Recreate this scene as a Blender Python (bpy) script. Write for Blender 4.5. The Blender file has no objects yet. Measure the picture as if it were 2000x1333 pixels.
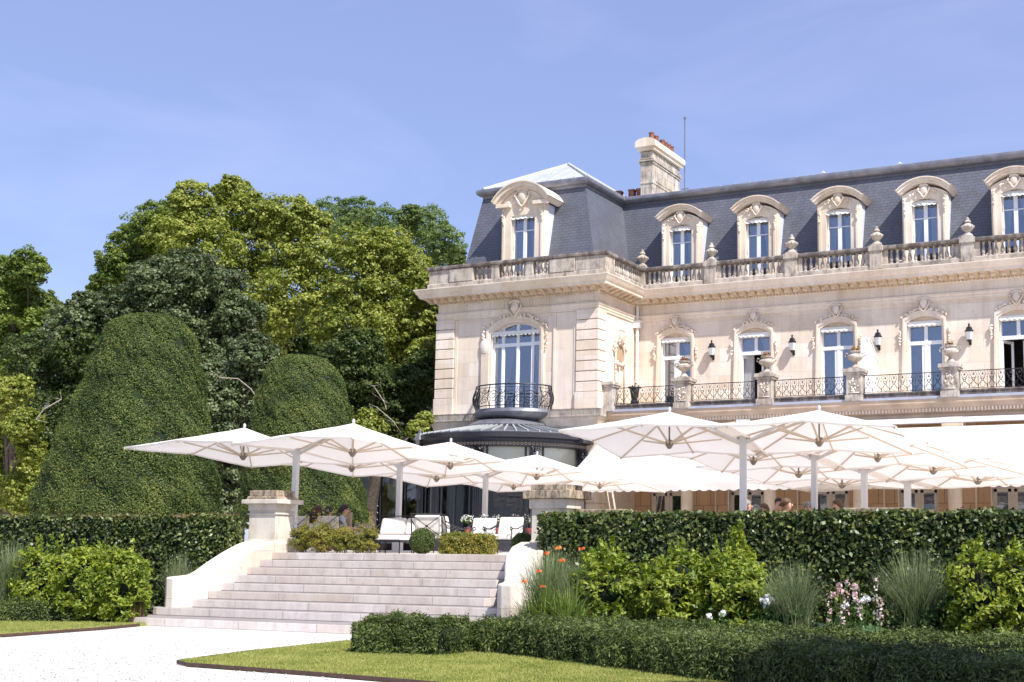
import bpy, math, random
import numpy as np
from mathutils import Vector, Matrix
random.seed(7); rng=np.random.default_rng(11)
S=bpy.context.scene; COL=S.collection
PI=math.pi; R=math.radians

# ------------------------------------------------------------- camera
F_,PIT,ROL,YAW,PX,PY=2509.27,.12249,.00723,-.42895,1273.53,765.23   # measured for a 2000 px wide frame
EYE=Vector((0,0,1.425))
_dx=Vector((math.cos(YAW),math.sin(YAW),0)); _dy=Vector((-math.sin(YAW),math.cos(YAW),0))
def _B(v): return Vector((v.dot(_dx),v.dot(_dy),v.z))
_fw=Vector((0,math.cos(PIT),math.sin(PIT))); _up=Vector((0,-math.sin(PIT),math.cos(PIT))); _rt=Vector((1,0,0))
FW=_B(_fw); RT=_B(math.cos(ROL)*_rt+math.sin(ROL)*_up); UP=_B(-math.sin(ROL)*_rt+math.cos(ROL)*_up)
cam=bpy.data.cameras.new('camera'); camo=bpy.data.objects.new('camera',cam); COL.objects.link(camo)
camo.matrix_world=Matrix(((RT.x,UP.x,-FW.x,EYE.x),(RT.y,UP.y,-FW.y,EYE.y),(RT.z,UP.z,-FW.z,EYE.z),(0,0,0,1)))
cam.sensor_width=36; cam.lens=F_/2000*36; cam.shift_x=(1000-PX)/2000; cam.shift_y=(PY-666.5)/2000
cam.clip_start=.1; cam.clip_end=5000; S.camera=camo
def at(x,y,X=None,Y=None,Z=None,D=None):
    """the point of the place seen at photo pixel x,y on a given plane / distance"""
    q=FW+RT*((x-PX)/F_)-UP*((y-PY)/F_)
    t=D if D is not None else ((Z-EYE.z)/q.z if Z is not None else (Y/q.y if Y is not None else X/q.x))
    return EYE+q*t

# ------------------------------------------------------------- sky, sun, exposure
TO_SUN=Vector((.74,-.40,1.0)).normalized()
EL=math.asin(TO_SUN.z); AZ=math.atan2(TO_SUN.x,TO_SUN.y)
W=bpy.data.worlds.new('World'); S.world=W; W.use_nodes=True
nt=W.node_tree; bg=nt.nodes['Background']
sky=nt.nodes.new('ShaderNodeTexSky'); sky.sky_type='NISHITA'; sky.sun_disc=False
sky.sun_elevation=EL; sky.sun_rotation=AZ; sky.altitude=100; sky.air_density=1.0; sky.dust_density=.6; sky.ozone_density=4.0
tc=nt.nodes.new('ShaderNodeTexCoord'); mp=nt.nodes.new('ShaderNodeMapping'); mp.inputs['Scale'].default_value=(1.2,2.2,5.0)
mp.inputs['Rotation'].default_value=(0,0,.6)
nz=nt.nodes.new('ShaderNodeTexNoise'); nz.inputs['Scale'].default_value=2.2; nz.inputs['Detail'].default_value=7; nz.inputs['Roughness'].default_value=.55; nz.inputs['Distortion'].default_value=.5
rp=nt.nodes.new('ShaderNodeValToRGB'); rp.color_ramp.elements[0].position=.50; rp.color_ramp.elements[0].color=(0,0,0,1); rp.color_ramp.elements[1].position=.80; rp.color_ramp.elements[1].color=(.17,.17,.17,1)
mx=nt.nodes.new('ShaderNodeMix'); mx.data_type='RGBA'; mx.inputs['B'].default_value=(9,9.3,11,1)
nt.links.new(tc.outputs['Generated'],mp.inputs['Vector']); nt.links.new(mp.outputs[0],nz.inputs['Vector']); nt.links.new(nz.outputs['Fac'],rp.inputs[0])
nt.links.new(rp.outputs[0],mx.inputs['Factor']); nt.links.new(sky.outputs[0],mx.inputs['A']); hs=nt.nodes.new('ShaderNodeMix'); hs.data_type='RGBA'; hs.inputs['Factor'].default_value=.7; hs.inputs['B'].default_value=(1.04,1.16,2.2,1)
nt.links.new(mx.outputs['Result'],hs.inputs['A']); nt.links.new(hs.outputs['Result'],bg.inputs[0])
bg.inputs[1].default_value=.15
sl=bpy.data.lights.new('sun','SUN'); sl.energy=3.6; sl.angle=R(.55); sl.color=(1,.96,.90)
so=bpy.data.objects.new('sun',sl); COL.objects.link(so); so.rotation_euler=TO_SUN.to_track_quat('Z','Y').to_euler(); so.location=(30,-20,40)
S.view_settings.view_transform='Standard'; S.view_settings.look='None'; S.view_settings.gamma=1; S.view_settings.exposure=1.03
S.cycles.max_bounces=8; S.cycles.transparent_max_bounces=12; S.cycles.diffuse_bounces=6; S.cycles.glossy_bounces=3

# ------------------------------------------------------------- objects
def tag(o,label=None,cat=None,group=None,kind=None):
    if label: o['label']=label
    if cat: o['category']=cat
    if group: o['group']=group
    if kind: o['kind']=kind
    return o
def thing(name,label,cat,loc=(0,0,0),rz=0,group=None):
    o=bpy.data.objects.new(name,None); COL.objects.link(o); o.location=loc; o.rotation_euler=(0,0,rz); o.empty_display_size=.3
    return tag(o,label,cat,group)
def kids(o): return [c for c in bpy.data.objects if c.parent==o]
def dup(o,parent=None,loc=None,rz=None,label=None,_ch=None):
    ch=_ch or {}
    if not ch:
        for c in bpy.data.objects:
            if c.parent: ch.setdefault(c.parent.name,[]).append(c)
    c=o.copy(); COL.objects.link(c)
    if parent is not None: c.parent=parent
    if loc is not None: c.location=loc
    if rz is not None: c.rotation_euler=(0,0,rz)
    if label: c['label']=label
    for k in ch.get(o.name,[]): dup(k,c,_ch=ch)
    return c

class MB:
    """collects shapes, build() links them as ONE mesh object"""
    def __init__(s): s.v=[]; s.f=[]
    def add(s,vs,fs):
        n=len(s.v); s.v+= [tuple(p) for p in vs]; s.f+=[tuple(i+n for i in f) for f in fs]; return s
    def box(s,x0,x1,y0,y1,z0,z1):
        v=[(x0,y0,z0),(x1,y0,z0),(x1,y1,z0),(x0,y1,z0),(x0,y0,z1),(x1,y0,z1),(x1,y1,z1),(x0,y1,z1)]
        return s.add(v,[(0,3,2,1),(4,5,6,7),(0,1,5,4),(1,2,6,5),(2,3,7,6),(3,0,4,7)])
    def bar(s,a,b,w,h=None,up=(0,0,1)):
        a=Vector(a);b=Vector(b);d=(b-a).normalized();h=h or w;u=Vector(up)
        if abs(d.dot(u))>.98:u=Vector((0,1,0))
        r=d.cross(u).normalized()*w/2;t=r.cross(d).normalized()*h/2
        v=[a-r-t,a+r-t,a+r+t,a-r+t,b-r-t,b+r-t,b+r+t,b-r+t]
        return s.add(v,[(0,3,2,1),(4,5,6,7),(0,1,5,4),(1,2,6,5),(2,3,7,6),(3,0,4,7)])
    def tube(s,pts,r,n=6,closed=False):
        pts=[Vector(p) for p in pts]; m=len(pts); v=[];f=[]
        if not hasattr(r,'__len__'): r=[r]*m
        for i,p in enumerate(pts):
            if closed: d=pts[(i+1)%m]-pts[i-1]
            else: d=pts[min(i+1,m-1)]-pts[max(i-1,0)]
            if d.length<1e-9:d=Vector((0,0,1))
            d.normalize(); u=Vector((0,0,1)) if abs(d.z)<.9 else Vector((0,1,0))
            a=d.cross(u).normalized(); b=a.cross(d).normalized()
            v+=[p+(a*math.cos(2*PI*k/n)+b*math.sin(2*PI*k/n))*r[i] for k in range(n)]
        for i in range(m if closed else m-1):
            j=(i+1)%m
            for k in range(n): f.append((i*n+k,j*n+k,j*n+(k+1)%n,i*n+(k+1)%n))
        if not closed: f.append(tuple(range(n))); f.append(tuple(range((m-1)*n+n-1,(m-1)*n-1,-1)))
        return s.add(v,f)
    def lathe(s,prof,x,y,n=12,z=0,a0=0,a1=2*PI,sx=1,sy=1):
        full=abs(a1-a0-2*PI)<1e-6; c=n if full else n+1; v=[];f=[]
        for (r,h) in prof:
            for k in range(c):
                a=a0+(a1-a0)*k/n; v.append((x+r*math.cos(a)*sx,y+r*math.sin(a)*sy,z+h))
        for i in range(len(prof)-1):
            for k in range(n):
                j=(k+1)%c; f.append((i*c+k,i*c+j,(i+1)*c+j,(i+1)*c+k))
        if full:
            f.append(tuple(range(c-1,-1,-1))); f.append(tuple(range((len(prof)-1)*c,len(prof)*c)))
        return s.add(v,f)
    def prism(s,poly,axis,a,b):
        """poly of 2-D points extruded along axis from a to b. axis 'x': (y,z); 'y': (x,z); 'z': (x,y)"""
        def P(p,t): return {'x':(t,p[0],p[1]),'y':(p[0],t,p[1]),'z':(p[0],p[1],t)}[axis]
        n=len(poly); v=[P(p,a) for p in poly]+[P(p,b) for p in poly]
        return s.add(v,[tuple(range(n)),tuple(range(2*n-1,n-1,-1))]+[(i,i+n,(i+1)%n+n,(i+1)%n) for i in range(n)])
    def mould(s,path,prof,closed=False):
        """sweep profile [(out,z)] along plan path, mitred; out = to the right of travel"""
        P=[Vector((p[0],p[1])) for p in path]; m=len(P); npf=len(prof); v=[];f=[]
        for i,p in enumerate(P):
            d0=(p-P[i-1]).normalized() if (i>0 or closed) else None
            d1=(P[(i+1)%m]-p).normalized() if (i<m-1 or closed) else None
            d0=d0 or d1; d1=d1 or d0
            n0=Vector((d0.y,-d0.x)); n1=Vector((d1.y,-d1.x)); b=(n0+n1); b=b/max(b.dot(n0),1e-6) if b.length>1e-6 else n0
            for (o,z) in prof: q=p+b*o; v.append((q.x,q.y,z))
        for i in range(m if closed else m-1):
            j=(i+1)%m
            for k in range(npf): l=(k+1)%npf; f.append((i*npf+k,j*npf+k,j*npf+l,i*npf+l))
        if not closed: f.append(tuple(range(npf))); f.append(tuple(range((m-1)*npf+npf-1,(m-1)*npf-1,-1)))
        return s.add(v,f)
    def ball(s,c,r,n=8,m=6,sx=1,sy=1,sz=1):
        v=[(c[0],c[1],c[2]-r*sz)];f=[]
        for i in range(1,m):
            t=PI*i/m
            for k in range(n): a=2*PI*k/n; v.append((c[0]+r*math.sin(t)*math.cos(a)*sx,c[1]+r*math.sin(t)*math.sin(a)*sy,c[2]-r*math.cos(t)*sz))
        v.append((c[0],c[1],c[2]+r*sz)); L=len(v)-1
        for k in range(n): f.append((0,1+(k+1)%n,1+k)); f.append((L,L-n+k,L-n+(k+1)%n))
        for i in range(m-2):
            for k in range(n): a=1+i*n; f.append((a+k,a+(k+1)%n,a+n+(k+1)%n,a+n+k))
        return s.add(v,f)
    def build(s,name,mat,parent=None,smooth=False,bevel=0,rel=True):
        me=bpy.data.meshes.new(name); vs=s.v
        me.from_pydata([tuple(p) for p in vs],[],s.f); me.materials.append(mat)
        if smooth:
            me.polygons.foreach_set('use_smooth',[True]*len(me.polygons))
            if smooth=='auto':
                me.set_sharp_from_angle(angle=R(35))
        o=bpy.data.objects.new(name,me); COL.objects.link(o)
        if parent is not None: o.parent=parent
        if bevel:
            b=o.modifiers.new('bevel','BEVEL'); b.width=bevel; b.segments=2; b.limit_method='ANGLE'
        return o

# ------------------------------------------------------------- materials
MATS={}
def _n(t,k,**kw):
    n=t.nodes.new(k)
    for a,b in kw.items():
        if a in n.inputs: n.inputs[a].default_value=b
        else: setattr(n,a,b)
    return n
def newmat(name,rough=.7,spec=.4,metal=0):
    m=bpy.data.materials.new(name); m.use_nodes=True; t=m.node_tree; b=t.nodes['Principled BSDF']
    b.inputs['Roughness'].default_value=rough; b.inputs['Specular IOR Level'].default_value=spec; b.inputs['Metallic'].default_value=metal
    MATS[name]=m; return m,t,b
def ramp(t,stops):
    r=t.nodes.new('ShaderNodeValToRGB'); e=r.color_ramp.elements
    while len(e)<len(stops): e.new(.5)
    for i,(p,c) in enumerate(stops): e[i].position=p; e[i].color=(*c,1) if len(c)==3 else c
    return r
def mul(c,k): return tuple(x*k for x in c)
def plain(name,col,rough=.6,var=.12,scale=6,bump=0,bscale=40,metal=0,spec=.4,coat=0):
    m,t,b=newmat(name,rough,spec,metal); L=t.links
    tc=_n(t,'ShaderNodeTexCoord'); nz=_n(t,'ShaderNodeTexNoise',Scale=scale,Detail=5.); L.new(tc.outputs['Object'],nz.inputs['Vector'])
    r=ramp(t,[(.3,mul(col,1-var)),(.7,mul(col,1+var))]); L.new(nz.outputs['Fac'],r.inputs[0]); L.new(r.outputs[0],b.inputs['Base Color'])
    if bump:
        n2=_n(t,'ShaderNodeTexNoise',Scale=bscale,Detail=4.); L.new(tc.outputs['Object'],n2.inputs['Vector'])
        bp=_n(t,'ShaderNodeBump',Strength=bump,Distance=.02); L.new(n2.outputs['Fac'],bp.inputs['Height']); L.new(bp.outputs[0],b.inputs['Normal'])
    if coat: b.inputs['Coat Weight'].default_value=coat
    return m
def stone(name,col,bw=.9,bh=.55,mortar=.006,joint=.55,stain=.0,staincol=(.10,.085,.08),rough=.85,bump=.25,warm=.12,zoff=0,stscale=1.3,stlo=.5,sthi=.68,rowvar=.5):
    m,t,b=newmat(name,rough,.25); L=t.links
    g=_n(t,'ShaderNodeNewGeometry'); sp=_n(t,'ShaderNodeSeparateXYZ'); L.new(g.outputs['Position'],sp.inputs[0])
    ad=_n(t,'ShaderNodeMath',operation='ADD'); L.new(sp.outputs['X'],ad.inputs[0]); L.new(sp.outputs['Y'],ad.inputs[1])
    az=_n(t,'ShaderNodeMath',operation='ADD'); L.new(sp.outputs['Z'],az.inputs[0]); az.inputs[1].default_value=zoff
    cb=_n(t,'ShaderNodeCombineXYZ'); L.new(ad.outputs[0],cb.inputs[0]); L.new(az.outputs[0],cb.inputs[1])
    br=_n(t,'ShaderNodeTexBrick',offset=rowvar); br.inputs['Scale'].default_value=1; br.inputs['Brick Width'].default_value=bw; br.inputs['Row Height'].default_value=bh
    br.inputs['Mortar Size'].default_value=mortar; br.inputs['Mortar Smooth'].default_value=.3; br.inputs['Bias'].default_value=0
    br.inputs['Color1'].default_value=(*mul(col,1.05),1); br.inputs['Color2'].default_value=(col[0]*(1-warm*.6),col[1]*(1-warm),col[2]*(1-warm*1.7),1); br.inputs['Mortar'].default_value=(*mul(col,joint),1)
    L.new(cb.outputs[0],br.inputs['Vector'])
    nz=_n(t,'ShaderNodeTexNoise',Scale=.9,Detail=6.); L.new(g.outputs['Position'],nz.inputs['Vector'])
    r=ramp(t,[(.3,(.90,.875,.85)),(.62,(1.04,1.04,1.04))]); L.new(nz.outputs['Fac'],r.inputs[0])
    mm=_n(t,'ShaderNodeMix',data_type='RGBA',blend_type='MULTIPLY'); mm.inputs['Factor'].default_value=1; L.new(br.outputs['Color'],mm.inputs['A']); L.new(r.outputs[0],mm.inputs['B'])
    out=mm.outputs['Result']
    # pits and small stains
    n3=_n(t,'ShaderNodeTexNoise',Scale=9.,Detail=7.,Roughness=.7); L.new(g.outputs['Position'],n3.inputs['Vector'])
    r3=ramp(t,[(.28,(.62,.56,.5)),(.42,(1,1,1))]); L.new(n3.outputs['Fac'],r3.inputs[0])
    m3=_n(t,'ShaderNodeMix',data_type='RGBA',blend_type='MULTIPLY'); m3.inputs['Factor'].default_value=.8; L.new(out,m3.inputs['A']); L.new(r3.outputs[0],m3.inputs['B']); out=m3.outputs['Result']
    ms_=_n(t,'ShaderNodeMapping'); ms_.inputs['Scale'].default_value=(2.6,2.6,.16); L.new(g.outputs['Position'],ms_.inputs['Vector'])
    n4=_n(t,'ShaderNodeTexNoise',Scale=1.6,Detail=6.,Roughness=.65); L.new(ms_.outputs[0],n4.inputs['Vector']); r4=ramp(t,[(.34,(.74,.71,.69)),(.55,(1,1,1))]); L.new(n4.outputs['Fac'],r4.inputs[0])
    m4=_n(t,'ShaderNodeMix',data_type='RGBA',blend_type='MULTIPLY'); m4.inputs['Factor'].default_value=.42; L.new(out,m4.inputs['A']); L.new(r4.outputs[0],m4.inputs['B']); out=m4.outputs['Result']
    if stain:
        mpp=_n(t,'ShaderNodeMapping'); mpp.inputs['Scale'].default_value=(1,1,.45); L.new(g.outputs['Position'],mpp.inputs['Vector'])
        n2=_n(t,'ShaderNodeTexNoise',Scale=stscale*3,Detail=9.,Roughness=.72); L.new(mpp.outputs[0],n2.inputs['Vector'])
        r2=ramp(t,[(stlo,(0,0,0)),(sthi,(stain,)*3)]); L.new(n2.outputs['Fac'],r2.inputs[0])
        m2=_n(t,'ShaderNodeMix',data_type='RGBA'); L.new(r2.outputs[0],m2.inputs['Factor']); L.new(out,m2.inputs['A']); m2.inputs['B'].default_value=(*staincol,1); out=m2.outputs['Result']
    L.new(out,b.inputs['Base Color'])
    bp=_n(t,'ShaderNodeBump',Strength=bump,Distance=.01); L.new(n3.outputs['Fac'],bp.inputs['Height']); L.new(bp.outputs[0],b.inputs['Normal'])
    return m
def leafmat(name,c1,c2,c3,trans=.35,rough=.6,spec=.2,big=.35,bscale=.5):
    """leaf colour varies leaf by leaf (attribute) and slowly from branch to branch"""
    m,t,b=newmat(name,rough,spec); L=t.links
    a=_n(t,'ShaderNodeAttribute',attribute_name='rnd'); g=_n(t,'ShaderNodeNewGeometry')
    nz=_n(t,'ShaderNodeTexNoise',Scale=bscale,Detail=3.); L.new(g.outputs['Position'],nz.inputs['Vector'])
    mr=_n(t,'ShaderNodeMapRange'); mr.inputs['From Min'].default_value=.3; mr.inputs['From Max'].default_value=.7; mr.inputs['To Min'].default_value=-big; mr.inputs['To Max'].default_value=big; L.new(nz.outputs['Fac'],mr.inputs['Value'])
    ad=_n(t,'ShaderNodeMath',operation='ADD',use_clamp=True); L.new(a.outputs['Fac'],ad.inputs[0]); L.new(mr.outputs[0],ad.inputs[1])
    r=ramp(t,[(.05,c1),(.5,c2),(.95,c3)]); L.new(ad.outputs[0],r.inputs[0]); L.new(r.outputs[0],b.inputs['Base Color'])
    tr=_n(t,'ShaderNodeBsdfTranslucent'); hs=_n(t,'ShaderNodeHueSaturation',Saturation=1.1,Value=1.5); L.new(r.outputs[0],hs.inputs['Color']); L.new(hs.outputs[0],tr.inputs['Color'])
    ms=_n(t,'ShaderNodeMixShader'); ms.inputs[0].default_value=trans; L.new(b.outputs[0],ms.inputs[1]); L.new(tr.outputs[0],ms.inputs[2])
    L.new(ms.outputs[0],t.nodes['Material Output'].inputs[0]); return m
def leaves(name,P,N,size,mat,parent=None,aspect=.55,jit=.9,droop=0,szvar=.35,fold=.0,rnd=None):
    """one mesh of many leaf-shaped faces: P points, N preferred normals (n,3)"""
    n=len(P); P=np.asarray(P,dtype=np.float64); N=np.asarray(N,dtype=np.float64)
    nn=N+rng.normal(0,jit,(n,3)); nn/=np.linalg.norm(nn,axis=1)[:,None]+1e-9
    a=rng.normal(0,1,(n,3)); a[:,2]-=droop; a-=nn*(a*nn).sum(1)[:,None]; a/=np.linalg.norm(a,axis=1)[:,None]+1e-9
    b=np.cross(nn,a); s=(size*(1+rng.uniform(-szvar,szvar,n)))[:,None]
    v=np.empty((n,4,3)); v[:,0]=P-a*s*.5; v[:,1]=P+b*s*aspect*.5+nn*s*fold-a*s*.05; v[:,2]=P+a*s*.5; v[:,3]=P-b*s*aspect*.5+nn*s*fold-a*s*.05
    me=bpy.data.meshes.new(name); me.vertices.add(n*4); me.vertices.foreach_set('co',v.ravel())
    me.loops.add(n*4); me.loops.foreach_set('vertex_index',np.arange(n*4,dtype=np.int32))
    me.polygons.add(n); me.polygons.foreach_set('loop_start',np.arange(0,n*4,4,dtype=np.int32)); me.polygons.foreach_set('loop_total',np.full(n,4,dtype=np.int32))
    me.update(calc_edges=True); me.materials.append(mat)
    at_=me.attributes.new('rnd','FLOAT','POINT'); q=rng.uniform(0,1,n) if rnd is None else rnd
    at_.data.foreach_set('value',np.repeat(q,4).astype(np.float32))
    o=bpy.data.objects.new(name,me); COL.objects.link(o)
    if parent is not None: o.parent=parent
    return o
def struct(o,kind='structure'): o['kind']=kind; return o

# ------------------------------------------------------------- shared materials
M={}
M['wall']=stone('limestone',(.76,.675,.60),bw=1.05,bh=.56,mortar=.006,joint=.72)
M['trim']=stone('carved_limestone',(.74,.66,.585),bw=1.3,bh=3.1,mortar=.004,joint=.75,bump=.4)
M['weath']=stone('weathered_limestone',(.52,.47,.42),bw=.95,bh=3.0,mortar=.008,joint=.4,stain=.85,staincol=(.12,.10,.095),bump=.5,stlo=.44,sthi=.66)
M['dark_weath']=stone('blackened_limestone',(.36,.32,.30),bw=1.1,bh=4,mortar=.006,joint=.5,stain=.9,staincol=(.075,.062,.06),bump=.6,stlo=.3,sthi=.55)
M['shadewall']=stone('shaded_limestone',(.52,.35,.225),bw=.62,bh=3.2,mortar=.012,joint=.35)  # facade limestone turned brown: the arcade's shade is put into the colour
M['unlit_room']=plain('interior_dark',(.02,.018,.016),.9)  # near-black: darkness of unlit rooms put into the colour
M['slate']=stone('roof_slate',(.115,.122,.158),bw=.26,bh=.125,mortar=.010,joint=.45,rough=.5,bump=.6,warm=.10,rowvar=.5,stain=.3,staincol=(.22,.225,.27),stlo=.56,sthi=.78)
M['slate'].node_tree.nodes['Principled BSDF'].inputs['Specular IOR Level'].default_value=.6
M['zinc']=plain('zinc_sheet',(.47,.49,.48),.5,.10,2,metal=.2)
M['lead']=plain('lead_roll',(.20,.20,.23),.45,.25,3,bump=.3,bscale=12,metal=.5)
M['darkzinc']=plain('dark_zinc',(.20,.20,.22),.4,.2,2,metal=.6)
M['white']=plain('white_paint',(.78,.79,.84),.4,.04,2)
M['offwhite']=plain('cream_paint',(.55,.49,.42),.5,.05,2)
M['iron']=plain('black_iron',(.012,.012,.016),.45,.2,20,spec=.5)
M['rot']=plain('dark_painted_iron',(.022,.022,.032),.35,.2,8,spec=.6)
M['terracotta']=plain('terracotta',(.20,.085,.06),.85,.4,9,bump=.3)
M['blind']=plain('roller_blind',(.84,.82,.70),.8,.03,1)
M['curtain']=plain('white_curtain',(.62,.62,.62),.9,.05,4)
M['swag']=plain('grey_swag_curtain',(.34,.34,.37),.85,.1,4)
M['cloth']=plain('valance_cloth',(.74,.73,.70),.85,.03,3)
def glassmat(name,tint=(.8,.84,.88),refl=.15):
    m,t,b=newmat(name,.03,.8); L=t.links
    gl=_n(t,'ShaderNodeBsdfGlossy',Roughness=.02); gl.inputs['Color'].default_value=(.9,.93,1,1)
    tr=_n(t,'ShaderNodeBsdfTransparent'); tr.inputs['Color'].default_value=(*tint,1)
    fr=_n(t,'ShaderNodeFresnel',IOR=1.5); ad=_n(t,'ShaderNodeMath',operation='ADD',use_clamp=True); L.new(fr.outputs[0],ad.inputs[0]); ad.inputs[1].default_value=refl
    mx=_n(t,'ShaderNodeMixShader'); L.new(ad.outputs[0],mx.inputs[0]); L.new(tr.outputs[0],mx.inputs[1]); L.new(gl.outputs[0],mx.inputs[2]); L.new(mx.outputs[0],t.nodes['Material Output'].inputs[0]); return m
M['glass']=glassmat('window_glass'); M['dglass']=glassmat('dark_glass',(.35,.38,.42),.10); M['rglass']=glassmat('rotunda_glass',(.92,.93,.92),.0)
def fabric(name,col,trans):
    m,t,b=newmat(name,.85,.1); L=t.links; b.inputs['Base Color'].default_value=(*col,1)
    tr=_n(t,'ShaderNodeBsdfTranslucent'); tr.inputs['Color'].default_value=(*col,1)
    ms=_n(t,'ShaderNodeMixShader'); ms.inputs[0].default_value=trans; L.new(b.outputs[0],ms.inputs[1]); L.new(tr.outputs[0],ms.inputs[2])
    g=_n(t,'ShaderNodeNewGeometry'); nz=_n(t,'ShaderNodeTexNoise',Scale=2.5,Detail=3.); L.new(g.outputs['Position'],nz.inputs['Vector']); bp=_n(t,'ShaderNodeBump',Strength=.15,Distance=.05); L.new(nz.outputs['Fac'],bp.inputs['Height']); L.new(bp.outputs[0],b.inputs['Normal'])
    L.new(ms.outputs[0],t.nodes['Material Output'].inputs[0]); return m
M['canvas']=fabric('parasol_canvas',(.89,.85,.81),.32); M['awn']=fabric('awning_canvas',(.80,.77,.72),.25)
M['alu']=plain('pale_aluminium',(.60,.60,.62),.4,.04,3,metal=.3)
M['arm']=plain('beige_arm',(.62,.52,.42),.5,.05,3)
M['step']=stone('stair_stone',(.63,.575,.55),bw=1.7,bh=.147,mortar=.006,joint=.45,stain=.45,staincol=(.26,.21,.2),bump=.35,stlo=.48,sthi=.72,zoff=-.14,rowvar=.37)
M['cheek']=stone('cheek_wall_stone',(.68,.63,.57),bw=1.3,bh=.45,mortar=.004,joint=.5,stain=.5,staincol=(.36,.31,.28),bump=.4,stlo=.49,sthi=.72)
M['pier']=stone('pier_stone',(.60,.55,.48),bw=4,bh=4,mortar=.004,joint=.6,stain=.5,staincol=(.22,.18,.16),bump=.7,stlo=.5,sthi=.72)
M['lichen']=stone('lichen_stone',(.42,.34,.25),bw=4,bh=4,mortar=.004,joint=.6,stain=.9,staincol=(.09,.075,.06),bump=.9,stscale=3.5,stlo=.42,sthi=.6)

ZT=1.31                                     # terrace level
# ------------------------------------------------------------- ground
def groundmat(name,stops,scale,rough=.95,bump=.5,bs=60,bdist=.02,big=None):
    m,t,b=newmat(name,rough,.15); L=t.links; g=_n(t,'ShaderNodeNewGeometry')
    nz=_n(t,'ShaderNodeTexNoise',Scale=scale,Detail=8.,Roughness=.7); L.new(g.outputs['Position'],nz.inputs['Vector'])
    r=ramp(t,stops); L.new(nz.outputs['Fac'],r.inputs[0]); out=r.outputs[0]
    if big:
        n2=_n(t,'ShaderNodeTexNoise',Scale=big[0],Detail=4.); L.new(g.outputs['Position'],n2.inputs['Vector']); r2=ramp(t,[(.35,big[1]),(.65,(1,1,1))]); L.new(n2.outputs['Fac'],r2.inputs[0])
        mm=_n(t,'ShaderNodeMix',data_type='RGBA',blend_type='MULTIPLY'); mm.inputs['Factor'].default_value=1; L.new(out,mm.inputs['A']); L.new(r2.outputs[0],mm.inputs['B']); out=mm.outputs['Result']
    L.new(out,b.inputs['Base Color'])
    n3=_n(t,'ShaderNodeTexNoise',Scale=bs,Detail=5.); L.new(g.outputs['Position'],n3.inputs['Vector']); bp=_n(t,'ShaderNodeBump',Strength=bump,Distance=bdist); L.new(n3.outputs['Fac'],bp.inputs['Height']); L.new(bp.outputs[0],b.inputs['Normal'])
    return m
M['gravel']=groundmat('white_gravel',[(.30,(.36,.33,.31)),(.40,(.60,.57,.545)),(.52,(.655,.635,.61)),(.66,(.69,.67,.65))],70,bump=.8,bs=55,bdist=.012)
M['lawn']=groundmat('mown_grass',[(.3,(.15,.18,.04)),(.55,(.30,.32,.09)),(.75,(.40,.40,.14))],30,bump=.8,bs=90,bdist=.02,big=(1.1,(.85,.9,.7)))
M['soil']=groundmat('bed_soil',[(.35,(.035,.02,.014)),(.65,(.10,.06,.045))],24,bump=1,bs=30,bdist=.03)
M['field']=groundmat('park_grass',[(.3,(.20,.22,.06)),(.7,(.32,.32,.12))],3,bump=.3,bs=20)
M['paving']=stone('terrace_paving',(.74,.69,.64),bw=.8,bh=.8,mortar=.01)
M['edge']=plain('corten_edging',(.075,.04,.03),.7,.3,12)
def sheet(name,poly,z,mat,kind='structure',thick=0):
    o=MB().prism(poly,'z',z-thick,z).build(name,mat) if thick else MB().add([(x,y,z) for x,y in poly],[tuple(range(len(poly)))]).build(name,mat)
    return struct(o,kind)
sheet('ground',[(-1500,-300),(1500,-300),(1500,2500),(-1500,2500)],-.02,M['field'])
sheet('gravel_path',[(-60,-12),(30,-12),(30,18.2),(-60,18.2)],-.012,M['gravel'])
sheet('flower_bed',[(-11.0,14.2),(-8.6,15.2),(-5.2,13.15),(-1.5,11.2),(14,9.5),(14,20.9),(-12.3,20.9),(-10.6,18.5),(-10.4,17.6),(-11.3,15.6)],.03,M['soil'],thick=.045)
sheet('flower_bed',[(-45,2),(-19.0,17.75),(-18.75,18.0),(-18.75,20.9),(-45,20.9)],.03,M['soil'],thick=.045)
lp=[(-11.95,12.2),(-11.6,12.0),(-9.66,11.82),(-8.17,11.62),(-6.0,11.25),(-3,10.6),(3,8.8),(14,5),(14,9.4),(-1.5,11.1),(-5.2,13.05),(-8.7,15.05),(-9.1,15.6),(-11.1,15.8),(-12.2,16.05),(-12.3,15.9),(-12.22,13.8)]
lawn=sheet('lawn',lp,.032,M['lawn'],thick=.06)
lawn2=sheet('lawn',[(-17.75,14.4),(-17.9,16.5),(-18.15,17.75),(-18.85,17.75),(-28,12.9),(-45,3),(-45,-1),(-22,12.4)],.032,M['lawn'],thick=.06)
def edging(pts,label,h=.042):
    m=MB(); P=[Vector((x,y,0)) for x,y in pts]
    for a,b in zip(P[:-1],P[1:]): m.bar((a.x,a.y,h/2),(b.x,b.y,h/2),.014,h)
    o=m.build('steel_edging',M['edge']); tag(o,label,'edging','rusty steel edging strips round the lawns')
edging([(14,5),(3,8.78),(-3,10.58),(-6.0,11.23),(-8.17,11.6),(-9.66,11.8),(-11.6,11.98),(-11.95,12.18),(-12.1,12.9),(-12.24,13.8),(-12.32,15.9)],'rusty edging strip along the pointed lawn tip beside the white gravel')
edging([(-11.3,15.9),(-11.65,15.2),(-11.55,14.5),(-11.2,14.05),(-10.6,13.95),(-9.9,14.15),(-9.35,14.7)],'curved rusty edging strip round the foot of the rounded hedge end')
edging([(-9.0,15.1),(-8.5,15.0),(-5.2,13.1),(-1.5,11.15),(14,9.45)],'long rusty edging strip between lawn and the long low yew hedge')
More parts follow.
